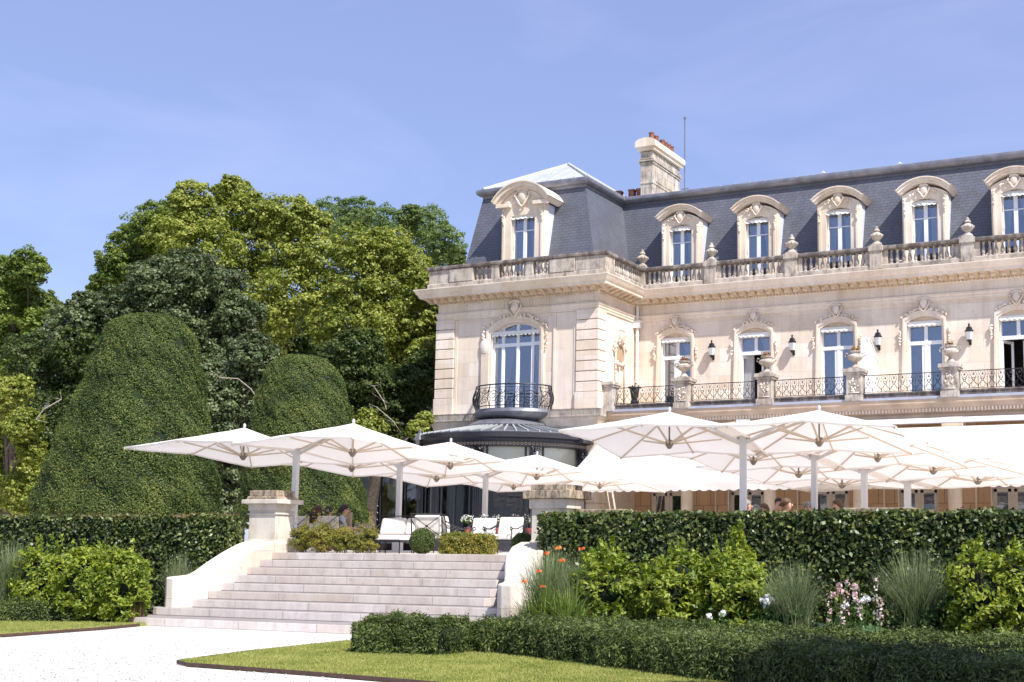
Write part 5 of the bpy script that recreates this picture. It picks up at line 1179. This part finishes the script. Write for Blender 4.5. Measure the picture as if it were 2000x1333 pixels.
low_hedge([(-9.6,16.95),(-7.2,16.55),(-4,16.2),(-1,15.9),(6,15)],.7,.36,'second low clipped yew hedge at the foot of the flower border',60000,.055)
low_hedge([(-30,12.0),(-21.0,17.15),(-19.15,18.15)],.75,.36,'low clipped yew hedge on the left before the lime shrubs',60000,.055)
# clipped box on the terrace
def box_ball(px,py,D,r,label):
    q=at(px,py,D=D); t=thing('box_ball',label,'shrub',(q.x,q.y,ZT),group='clipped box balls on the terrace')
    P_(MB().ball((q.x,q.y,q.z),r*.9,14,10).tube([(q.x,q.y,ZT),(q.x,q.y,q.z)],.03,6),'shade_core',M['core'],t,smooth=True)
    u=rng.normal(0,1,(5200,3)); u/=np.linalg.norm(u,axis=1)[:,None]; leaves('foliage',rel(t,np.array(q)+u*(r*(1+rng.normal(0,.03,(5200,1))))),u,.03,M['lowyew'],t,jit=.6)
box_ball(825,1057,25.6,.25,'round clipped box ball on the terrace edge between table and small hedge')
box_ball(1021,1063,24.6,.21,'round clipped box ball behind the top of the right cheek wall')
a=at(862,1060,D=25.3);b=at(980,1060,D=25.3)
box_hedge(a.x,b.x,a.y-.05+.0,a.y+.3,ZT,at(920,1047,D=25.3).z,'small clipped yew hedge on the terrace edge below the armchairs','terrace_hedge','hedge',9000,.045,M['golden'],aspect=.35)
# golden feathery bush
def bush(pts,label,name,cat,mat,nleaf,size,group=None,aspect=.45,jit=.8,upshoot=0,droop=0,z0=None,stemcol=None):
    """pts: (centre, radii) ellipsoids in world metres"""
    c0=sum((Vector(p) for p,_ in pts),Vector())/len(pts); z0=c0.z if z0 is None else z0
    t=thing(name,label,cat,(c0.x,c0.y,z0),group=group); P=[];N=[]
    if name=='lime_shrub': pts=pts+[((pts[0][0][0],pts[0][0][1],z0+.28),(pts[0][1][0]*.95,pts[0][1][1],.3))]
    vol=[r[0]*r[2] for _,r in pts]; tot=sum(vol)
    for (p,r),vv in zip(pts,vol):
        n=int(nleaf*vv/tot); nc=max(5,int(n/45)); u=rng.normal(0,1,(nc,3)); u/=np.linalg.norm(u,axis=1)[:,None]; u*=rng.uniform(.55,1.02,(nc,1))**.7
        C=np.array(p)+u*np.array(r); k=rng.integers(0,nc,n); loc_=rng.normal(0,1,(n,3))*np.array([.16,.16,.13])*min(r)*.9
        P.append(C[k]+loc_); N.append(u[k]+np.array([0,0,.8])+loc_*2)
        if upshoot:
            for _ in range(upshoot):
                a=rng.uniform(0,2*PI); rr=rng.uniform(0,.8); b=np.array(p)+np.array([rr*r[0]*math.cos(a),rr*r[1]*math.sin(a),r[2]*math.sqrt(max(0,1-rr*rr))*.8]); h=rng.uniform(.15,.38); m_=26; tt=rng.uniform(0,1,m_)
                P.append(b+np.c_[rng.normal(0,.035,m_)*(1.2-tt),rng.normal(0,.035,m_)*(1.2-tt),tt*h]); N.append(np.c_[rng.normal(0,1,(m_,2)),np.full(m_,.8)])
    P=np.vstack(P);N=np.vstack(N); ok=P[:,2]>z0+.02
    leaves('foliage',rel(t,P[ok]),N[ok],size,mat,t,aspect=aspect,jit=jit,szvar=.4,droop=droop)
    m=MB()
    for (p,r) in pts:
        for k in range(9):
            a=random.uniform(0,2*PI); m.tube([(p[0]+.1*math.cos(a),p[1]+.1*math.sin(a),z0-.02),(p[0]+r[0]*.4*math.cos(a),p[1]+r[1]*.4*math.sin(a),p[2]),(p[0]+r[0]*.75*math.cos(a),p[1]+r[1]*.75*math.sin(a),p[2]+r[2]*.6)],[.008,.006,.003],5)
    P_(m,'stem',stemcol or M['bark'],t)
    dm=MB()
    for (p,r) in pts: dm.ball(p,1,10,7,sx=r[0]*.55,sy=r[1]*.55,sz=r[2]*.6)
    P_(dm,'shade_core',M['core'],t)
    return t
def E_(px,py,rx,ry,D,ryy=None,dz=0): q=at(px,py,D=D); return ((q.x,q.y,q.z),(rx*D/F_,(ryy or rx*D/F_*.7),ry*D/F_))
bush([E_(590,1052,26,26,26.6),E_(628,1050,32,29,26.3),E_(668,1055,28,25,26.2),E_(700,1058,22,22,26),E_(724,1056,18,25,25.9)],'feathery golden-green yew bush on the terrace right of the left pier','golden_yew','shrub',M['golden'],24000,.045,aspect=.25,upshoot=7,z0=ZT)
low_g=a
M['fresh']=leafmat('fresh_weed',(.12,.2,.03),(.24,.34,.06),(.34,.42,.1),.4)
# lime-green shrubs
M['redstem']=plain('red_stem',(.14,.05,.045),.6,.2,10)
LG='lime-green leafy shrubs in the borders'
bush([E_(70,1135,55,62,24.3),E_(105,1118,45,48,24.5)],'lime-green shrub at the far left beside the pale grass','lime_shrub','shrub',M['lime'],10500,.085,LG,upshoot=5,z0=.03,stemcol=M['redstem'])
bush([E_(160,1138,62,64,23.9),E_(190,1118,50,46,24.2)],'lime-green shrub in the middle of the left border','lime_shrub','shrub',M['lime'],10500,.085,LG,upshoot=5,z0=.03,stemcol=M['redstem'])
bush([E_(240,1135,55,60,23.7),E_(272,1165,25,30,23.5)],'lime-green shrub nearest the left foot of the steps','lime_shrub','shrub',M['lime'],9500,.085,LG,upshoot=5,z0=.03,stemcol=M['redstem'])
bush([E_(1185,1155,72,62,19.6),E_(1190,1120,50,42,19.8),E_(1150,1150,35,40,19.5)],'lime-green shrub right of the orange daylilies','lime_shrub','shrub',M['lime'],9500,.085,LG,upshoot=6,z0=.03,stemcol=M['redstem'])
bush([E_(1305,1160,72,60,19.2),E_(1330,1128,65,45,19.4),E_(1275,1165,35,45,19.1)],'broad lime-green shrub in the middle of the right border','lime_shrub','shrub',M['lime'],10500,.085,LG,upshoot=6,z0=.03,stemcol=M['redstem'])
bush([E_(1425,1155,80,66,18.9),E_(1430,1115,62,48,19.1),E_(1447,1085,14,26,19.1)],'tallest lime-green shrub with a long shoot before the right hedge','lime_shrub','shrub',M['lime'],11500,.085,LG,upshoot=6,z0=.03,stemcol=M['redstem'])
bush([E_(1925,1165,85,80,17.3),E_(1900,1130,52,50,17.6),E_(1985,1150,60,78,17.2)],'lime-green shrub at the right edge behind the shaded hedge','lime_shrub','shrub',M['lime'],9500,.08,LG,upshoot=6,z0=.03,stemcol=M['redstem'])
bush([E_(1540,1200,45,32,18.2),E_(1800,1205,50,30,17.8)],'low dark green perennials between the grass clumps','perennials','plant',M['potleaf'],4500,.06,z0=.03)
# grasses and strap leaves: curved blades
def blades(c,n,h,spread,width,mat,label,name,cat,group=None,curl=.5,z0=.03,hv=.3,seg=6,parent=None):
    t=thing(name,label,cat,(c[0],c[1],z0),group=group) if parent is None else parent
    v=np.zeros((n,seg+1,2,3)); a=rng.uniform(0,2*PI,n); s=rng.uniform(.15,1,n)*spread; H=h*(1-hv*rng.uniform(0,1,n)); bx=rng.normal(0,.05*h+.03,n); by=rng.normal(0,.05*h+.03,n)
    for k in range(seg+1):
        u=k/seg; rad=s*(u**1.8); z=H*(u-curl*.55*(u**2.6)*(s/spread)); w=width*(1-u)**.7*.5+.0008
        x=bx+rad*np.cos(a);y=by+rad*np.sin(a)
        v[:,k,0]=np.c_[x-w*np.sin(a),y+w*np.cos(a),z]; v[:,k,1]=np.c_[x+w*np.sin(a),y-w*np.cos(a),z]
    me=bpy.data.meshes.new('blades'); me.vertices.add(n*(seg+1)*2); me.vertices.foreach_set('co',v.ravel())
    base=(np.arange(n)*(seg+1)*2)[:,None]+(np.arange(seg)*2)[None,:]; q=np.stack([base,base+1,base+3,base+2],-1).reshape(-1,4).astype(np.int32)
    me.loops.add(q.size); me.loops.foreach_set('vertex_index',q.ravel()); me.polygons.add(len(q)); me.polygons.foreach_set('loop_start',np.arange(0,q.size,4,dtype=np.int32)); me.polygons.foreach_set('loop_total',np.full(len(q),4,dtype=np.int32)); me.update(calc_edges=True); me.materials.append(mat)
    at2=me.attributes.new('rnd','FLOAT','POINT'); at2.data.foreach_set('value',np.repeat(rng.uniform(0,1,n),(seg+1)*2).astype(np.float32))
    o=bpy.data.objects.new('blades',me); COL.objects.link(o); o.parent=t; return t
def gpos(px,D): q=at(px,1190,D=D); return (q.x,q.y)
GG='fine-bladed grass clumps in the borders'
blades(gpos(18,24.3),750,1.65,.7,.010,M['bluegrass'],'pale fountain grass at the left edge','grass_clump','grass',GG)
blades(gpos(352,26.2),450,1.45,.6,.010,M['bluegrass'],'thin grass tuft behind the left cheek wall','grass_clump','grass',GG)
blades(gpos(1075,20.0),1200,1.6,.75,.009,M['bluegrass'],'fine grey-green grass clump around the orange daylilies','grass_clump','grass',GG)
blades(gpos(1125,19.6),420,1.45,.7,.009,M['bluegrass'],'fine grass clump leaning between daylilies and the lime shrub','grass_clump','grass',GG)
blades(gpos(1548,18.2),850,1.4,.65,.009,M['bluegrass'],'grey-green grass clump left of the pink flowers','grass_clump','grass',GG)
blades(gpos(1790,17.9),1000,1.6,.8,.009,M['bluegrass'],'tall arching grass clump left of the right-edge shrub','grass_clump','grass',GG)
blades(gpos(1030,20.6),260,.75,.6,.008,plain('dry_grass',(.40,.33,.2),.8,.2,5),'dry straw-coloured tuft leaning on the right cheek wall','grass_clump','grass',GG)
def daylily(px,D,label,flowers):
    x,y=gpos(px,D); t=blades((x,y),230,1.05,.62,.026,M['strap'],label,'daylily','plant','orange daylilies by the steps',curl=.9)
    for (fx,fy) in flowers:
        q=at(fx,fy,D=D-.15); lx,ly,lz=q.x-x,q.y-y,q.z-.03
        MB().tube([(lx*.2,ly*.2,0),(lx*.7,ly*.7,lz*.7),(lx,ly,lz)],.006,5).build('stem',M['strap'],t)
        u=np.array([(math.cos(a),math.sin(a),.5) for a in [2*PI*k/6 for k in range(6)]*3])+rng.normal(0,.15,(18,3)); leaves('flower',np.array([lx,ly,lz])+u*.03,np.c_[u[:,1],-u[:,0],u[:,2]],.06,M['orange'],t,aspect=.45,jit=.3)
daylily(1060,19.2,'clump of orange daylilies right of the flaring cheek wall',[(1066,1083),(1098,1097),(1024,1138),(1060,1148),(1090,1072)])
daylily(1110,18.9,'strap-leaved daylily with two small buds before the lime shrub',[(1136,1074),(1052,1118)])
blades(gpos(1150,18.6),90,.5,.6,.02,M['strap'],'low strap-leaved tuft at the foot of the lime shrub','strap_leaf_tuft','plant',curl=1)
# acanthus with flower spikes, pink and white blooms
def acanthus(px,py,D,label,n=26):
    q=at(px,py,D=D); t=thing('acanthus',label,'plant',(q.x,q.y,.03),group='acanthus plants in the right border'); v=[];f=[]
    m=MB()
    for i in range(n):
        a=random.uniform(0,2*PI); L=random.uniform(.4,.65); el=random.uniform(.2,1.1); side=Vector((-math.sin(a),math.cos(a),0)); K=9; vv=[]
        for k in range(K+1):
            u=k/K; r=L*u*math.cos(el*(1-u*.7)); z=.08+L*u*math.sin(el)*(1-.5*u)*1.2; c=Vector((r*math.cos(a),r*math.sin(a),z)); w=.13*math.sin(PI*min(1,u*1.05))**.8*(1 if k%2 else .55)+.006
            vv+=[c-side*w+Vector((0,0,.03)),c,c+side*w+Vector((0,0,.03))]
        m.add(vv,[(3*k,3*k+1,3*k+4,3*k+3) for k in range(K)]+[(3*k+1,3*k+2,3*k+5,3*k+4) for k in range(K)])
    m.build('leaves',plain('acanthus_leaf',(.075,.15,.06),.35,.4,5,spec=.6) if 'acanthus_leaf' not in MATS else MATS['acanthus_leaf'],t,smooth=True)
    for k in range(3):
        a=random.uniform(0,6); x,y=.12*math.cos(a),.12*math.sin(a); h=random.uniform(.75,1.05); MB().tube([(x,y,0),(x*1.2,y*1.2,h)],.01,5).build('stem',M['strap'],t)
        nf=40; zz=rng.uniform(.5,1,nf)*h; an=rng.uniform(0,6.28,nf); leaves('flower_spike',np.c_[x*1.2+.035*np.cos(an),y*1.2+.035*np.sin(an),zz],np.c_[np.cos(an),np.sin(an),np.full(nf,.3)],.045,M['pink'],t,jit=.3)
    return t
acanthus(1640,1222,17.9,'jagged-leaved acanthus with flower spikes, left one under the pink blooms'); acanthus(1700,1222,17.4,'jagged-leaved acanthus with flower spikes, right one before the tall grass')
def blooms(px,py,D,n,label,mat):
    q=at(px,py,D=D); t=thing('flowering_plant',label,'flower',(q.x,q.y,.03),group='pale flowering perennials')
    for i in range(n):
        x,y=random.uniform(-.22,.22),random.uniform(-.12,.12); h=q.z+random.uniform(-.12,.12)
        MB().tube([(x*.3,y*.3,0),(x,y,h)],.006,4).build('stem',M['strap'],t)
        u=rng.normal(0,1,(26,3)); u/=np.linalg.norm(u,axis=1)[:,None]; leaves('flower',np.array([x,y,h])+u*.04,u,.05,mat,t,aspect=.7,jit=.4)
    u=rng.normal(0,1,(300,3)); leaves('foliage',u*np.array([.16,.12,.14])+np.array([0,0,q.z*.45]),u,.06,M['potleaf'],t)
blooms(1650,1166,18.1,7,'cluster of pale pink blooms above the acanthus leaves',M['pink']); blooms(1682,1172,18.0,5,'white blooms between the two acanthus plants',M['whitefl']); blooms(1765,1155,18,4,'small pink blooms within the tall grass',M['pink']); blooms(1492,1180,18.2,6,'white lilies right of the tallest lime shrub',M['whitefl']); blooms(1400,1193,18.0,3,'low white buds before the lime shrubs',M['whitefl'])

# ------------------------------------------------------------- trees
M['maple']=leafmat('yellow_green_leaf',(.075,.105,.014),(.215,.26,.036),(.43,.44,.12),.4,.5,.3,big=.25,bscale=.35)
M['midgreen']=leafmat('mid_green_leaf',(.045,.075,.012),(.13,.185,.03),(.26,.31,.07),.4,.5,.3,big=.2,bscale=.4)
M['locust']=leafmat('pale_green_leaf',(.07,.12,.03),(.14,.20,.055),(.22,.28,.09),.4,.5,.3,big=.15,bscale=.4)
M['greygreen']=leafmat('grey_green_leaf',(.03,.046,.015),(.078,.108,.038),(.20,.235,.105),.28,.5,.4,big=.2,bscale=.4)
M['darkgreen']=leafmat('dark_green_leaf',(.018,.032,.008),(.052,.08,.017),(.14,.175,.045),.3,.5,.3,big=.2,bscale=.4)
def tree(label,name,lobes,D,mat,size=.19,per=3600,depth=.8,group='park trees behind the terrace',trunkpx=None,rounds=1.0):
    """lobes: (x,y,r) of the crown's masses as seen; each becomes a real ellipsoid of leaf clumps at its own depth"""
    L=[]
    for i,(x,y,r) in enumerate(lobes):
        rm=r*D/F_; L.append((at(x,y,D=D+random.uniform(-1,1)*depth*2.2),rm))
    cx=sum((l[0] for l in L),Vector())/len(L); bx=at(trunkpx,900,D=D+1) if trunkpx is not None else cx
    t=thing(name,label,'tree',(bx.x,bx.y,ZT),group=group); o3=np.array(t.location); P=[];N=[]
    view=np.array([-FW.x,-FW.y,0]); view/=np.linalg.norm(view)
    for c,r in L:
        nc=int(62*rounds); u=rng.normal(0,1,(nc*2,3)); u/=np.linalg.norm(u,axis=1)[:,None]
        keep=(u@view>-.35)|(rng.uniform(0,1,nc*2)<.3); u=u[keep][:nc]; nc=len(u)
        rad=rng.uniform(.5,1.0,(nc,1))**.6; C=np.array(c)+u*rad*r*np.array([1,1,.92]); cr=r*rng.uniform(.13,.27,nc)
        n=int(per*1.5); k=rng.integers(0,nc,n); w=rng.normal(0,1,(n,3)); w[:,2]=np.abs(w[:,2])*1.0-.35; w/=np.linalg.norm(w,axis=1)[:,None]
        q=C[k]+w*cr[k][:,None]*rng.uniform(.55,1.12,(n,1))*np.array([1,1,.8]); P.append(q); N.append(w+np.array([0,0,.5])+u[k]*.5)
    for c,r in L:
        nf=int(per*.75); w=rng.normal(0,1,(nf,3)); w/=np.linalg.norm(w,axis=1)[:,None]; P.append(np.array(c)+w*(r*rng.uniform(.25,.93,(nf,1)))); N.append(w*.6+np.array([0,0,.6]))
    P=np.vstack(P)-o3; N=np.vstack(N); leaves('crown',P,N,size*.80,mat,t,aspect=.62,jit=.55,szvar=.4)
    m=MB(); top=cx; H=top.z-ZT
    m.tube([(0,0,-.1),(.1,0,H*.3),((cx.x-bx.x)*.5,(cx.y-bx.y)*.5,H*.6),(cx.x-bx.x,cx.y-bx.y,H)],[.38,.3,.2,.1],9)
    for c,r in L:
        e=c-Vector(t.location); s=Vector(((cx.x-bx.x)*.4,(cx.y-bx.y)*.4,min(e.z*.6,H*.55))); mid=s.lerp(e,.55)+Vector((random.uniform(-.4,.4),random.uniform(-.4,.4),.2))
        m.tube([s,mid,e],[.09,.05,.02],6)
        for _ in range(4): d=Vector((random.gauss(0,1),random.gauss(0,1),random.gauss(.3,.6))).normalized()*r*.85; m.tube([e.lerp(mid,.3),e+d*.5,e+d],[.02,.012,.005],4)
    m.build('trunk',M['bark'],t); return t
tree('dark green tree rising alone at the far left edge','broadleaf_tree',[(15,540,48),(55,525,42),(25,600,65),(75,600,40),(10,680,70),(85,640,45),(-40,600,70),(40,720,70),(-30,740,80)],64,M['midgreen'],.18,2600,trunkpx=20)
tree('mid-green tree forming the left shoulder of the wood','broadleaf_tree',[(225,520,42),(262,480,46),(295,440,48),(235,570,50),(290,520,60),(320,480,55),(350,430,50),(200,560,30)],70,M['midgreen'],.19,2600,trunkpx=280)
tree('big yellow-green maple, the highest crown of the wood','maple_tree',[(375,395,45),(455,380,42),(430,430,60),(500,420,50),(360,470,65),(420,500,75),(500,490,75),(560,430,55),(600,440,45),(560,500,70),(480,570,80),(560,590,75),(620,510,60),(640,580,60),(520,640,70),(340,540,50)],66,M['maple'],.19,2700,trunkpx=470)
tree('pale green locust showing above the maples','locust_tree',[(650,425,45),(700,420,42),(745,440,45),(800,425,28),(835,440,42),(870,475,42),(880,530,45),(820,490,50),(760,480,50),(690,470,50),(890,500,22),(850,560,50)],74,M['locust'],.15,2600,trunkpx=760)
tree('yellow-green maple nearest the pavilion','maple_tree',[(700,490,55),(760,500,60),(700,560,65),(760,580,70),(800,540,55),(820,610,60),(740,650,70),(800,680,65),(840,700,45),(660,640,60),(835,570,40),(850,630,30)],61,M['maple'],.18,2700,trunkpx=770)
tree('grey-green tree in front of the big maple','broadleaf_tree',[(300,560,60),(370,540,60),(430,570,60),(250,610,60),(330,620,80),(420,640,80),(190,640,55),(170,600,35),(140,640,50),(470,620,50),(380,690,70),(460,700,70),(110,680,50)],54,M['greygreen'],.16,2900,trunkpx=360)
tree('grey-green understorey between the two yew cones','broadleaf_tree',[(430,780,60),(470,740,50),(420,850,60),(440,920,60),(480,830,55),(400,740,55),(430,980,55),(495,690,45)],49,M['greygreen'],.15,2900,trunkpx=440)
tree('dark undergrowth left of the taller yew cone','broadleaf_tree',[(110,740,60),(60,700,60),(150,690,55),(100,820,65),(60,880,70),(20,800,60),(90,930,70),(30,960,70),(150,780,50),(-20,880,70)],52,M['darkgreen'],.15,2700,trunkpx=90)
tree('sunlit yellow-green bush at the far left behind the hedge','broadleaf_tree',[(15,800,40),(45,830,36),(20,860,42),(60,880,28),(0,770,40),(35,760,30),(5,910,50),(55,925,42),(-10,960,50),(40,965,45)],48,M['maple'],.14,1900,trunkpx=20)
tree('dark tree between the smaller yew and the pavilion','broadleaf_tree',[(710,740,60),(760,760,65),(810,760,55),(720,820,60),(790,820,60),(690,780,55),(830,720,40),(745,860,50),(700,690,55),(650,700,40)],56,M['darkgreen'],.17,2700,trunkpx=760)
tree('sprig-leaved young tree beside the gallery roof','broadleaf_tree',[(715,820,24),(735,840,24),(700,840,20),(815,840,22),(830,820,18),(720,860,20)],51,M['maple'],.15,700,trunkpx=720)
# far wood closing the view between the trunks
P=[];N=[]
for i in range(150):
    x=random.uniform(-120,880); y=random.uniform(620,1010); c=at(x,y,D=82+random.uniform(-3,3)); n=600; w=rng.normal(0,1,(n,3)); w/=np.linalg.norm(w,axis=1)[:,None]; P.append(np.array(c)+w*rng.uniform(.6,2.6,(n,1))); N.append(w+[0,0,.6])
o=leaves('far_wood',np.vstack(P),np.vstack(N),.42,M['darkgreen'],aspect=.6); tag(o,'dark wood far behind the park trees','wood',kind='stuff')
# bare twigs
M['twig']=plain('dead_twig',(.40,.34,.28),.9,.2,9)
for (pts,D,l) in (([(430,738),(465,740),(490,760),(500,775)],46,'bare grey branch left of the smaller yew dome'),([(730,755),(750,785),(755,800)],54,'thin bare branch right of the smaller yew dome'),([(735,795),(770,825)],54,'thin leaning bare branch above the gallery roof'),([(120,780),(85,800),(70,820)],46,'tangle of bare twigs left of the taller yew cone')):
    q=[at(x,y,D=D) for x,y in pts]; m=MB().tube(q,[.016]*len(q),5)
    for k in range(7): a=random.choice(q); m.tube([a,a+Vector((random.uniform(-.6,.6),random.uniform(-.2,.2),random.uniform(-.5,.5)))],[.008,.003],4)
    tag(m.build('bare_branch',M['twig']),l,'branch')
# a park tree outside the frame on the right; it shades the hedges and the lawn there
t=thing('broadleaf_tree','large tree beyond the right edge of the lawn','tree',(6.7,8.2,0)); P=[];N=[]
for i in range(200):
    u=rng.normal(0,1,3); u/=np.linalg.norm(u); u*=rng.uniform(.3,1)**.5; c=np.array([0,0,8.6])+u*np.array([4.6,3.9,3.2]); n=520; w=rng.normal(0,1,(n,3)); w/=np.linalg.norm(w,axis=1)[:,None]; P.append(c+w*.75); N.append(w+[0,0,.5])
leaves('crown',np.vstack(P),np.vstack(N),.22,M['midgreen'],t,aspect=.6)
MB().tube([(0,0,-.1),(0,0,3),(.3,.2,6),(0,0,9)],[.35,.28,.2,.08],9).build('trunk',M['bark'],t)
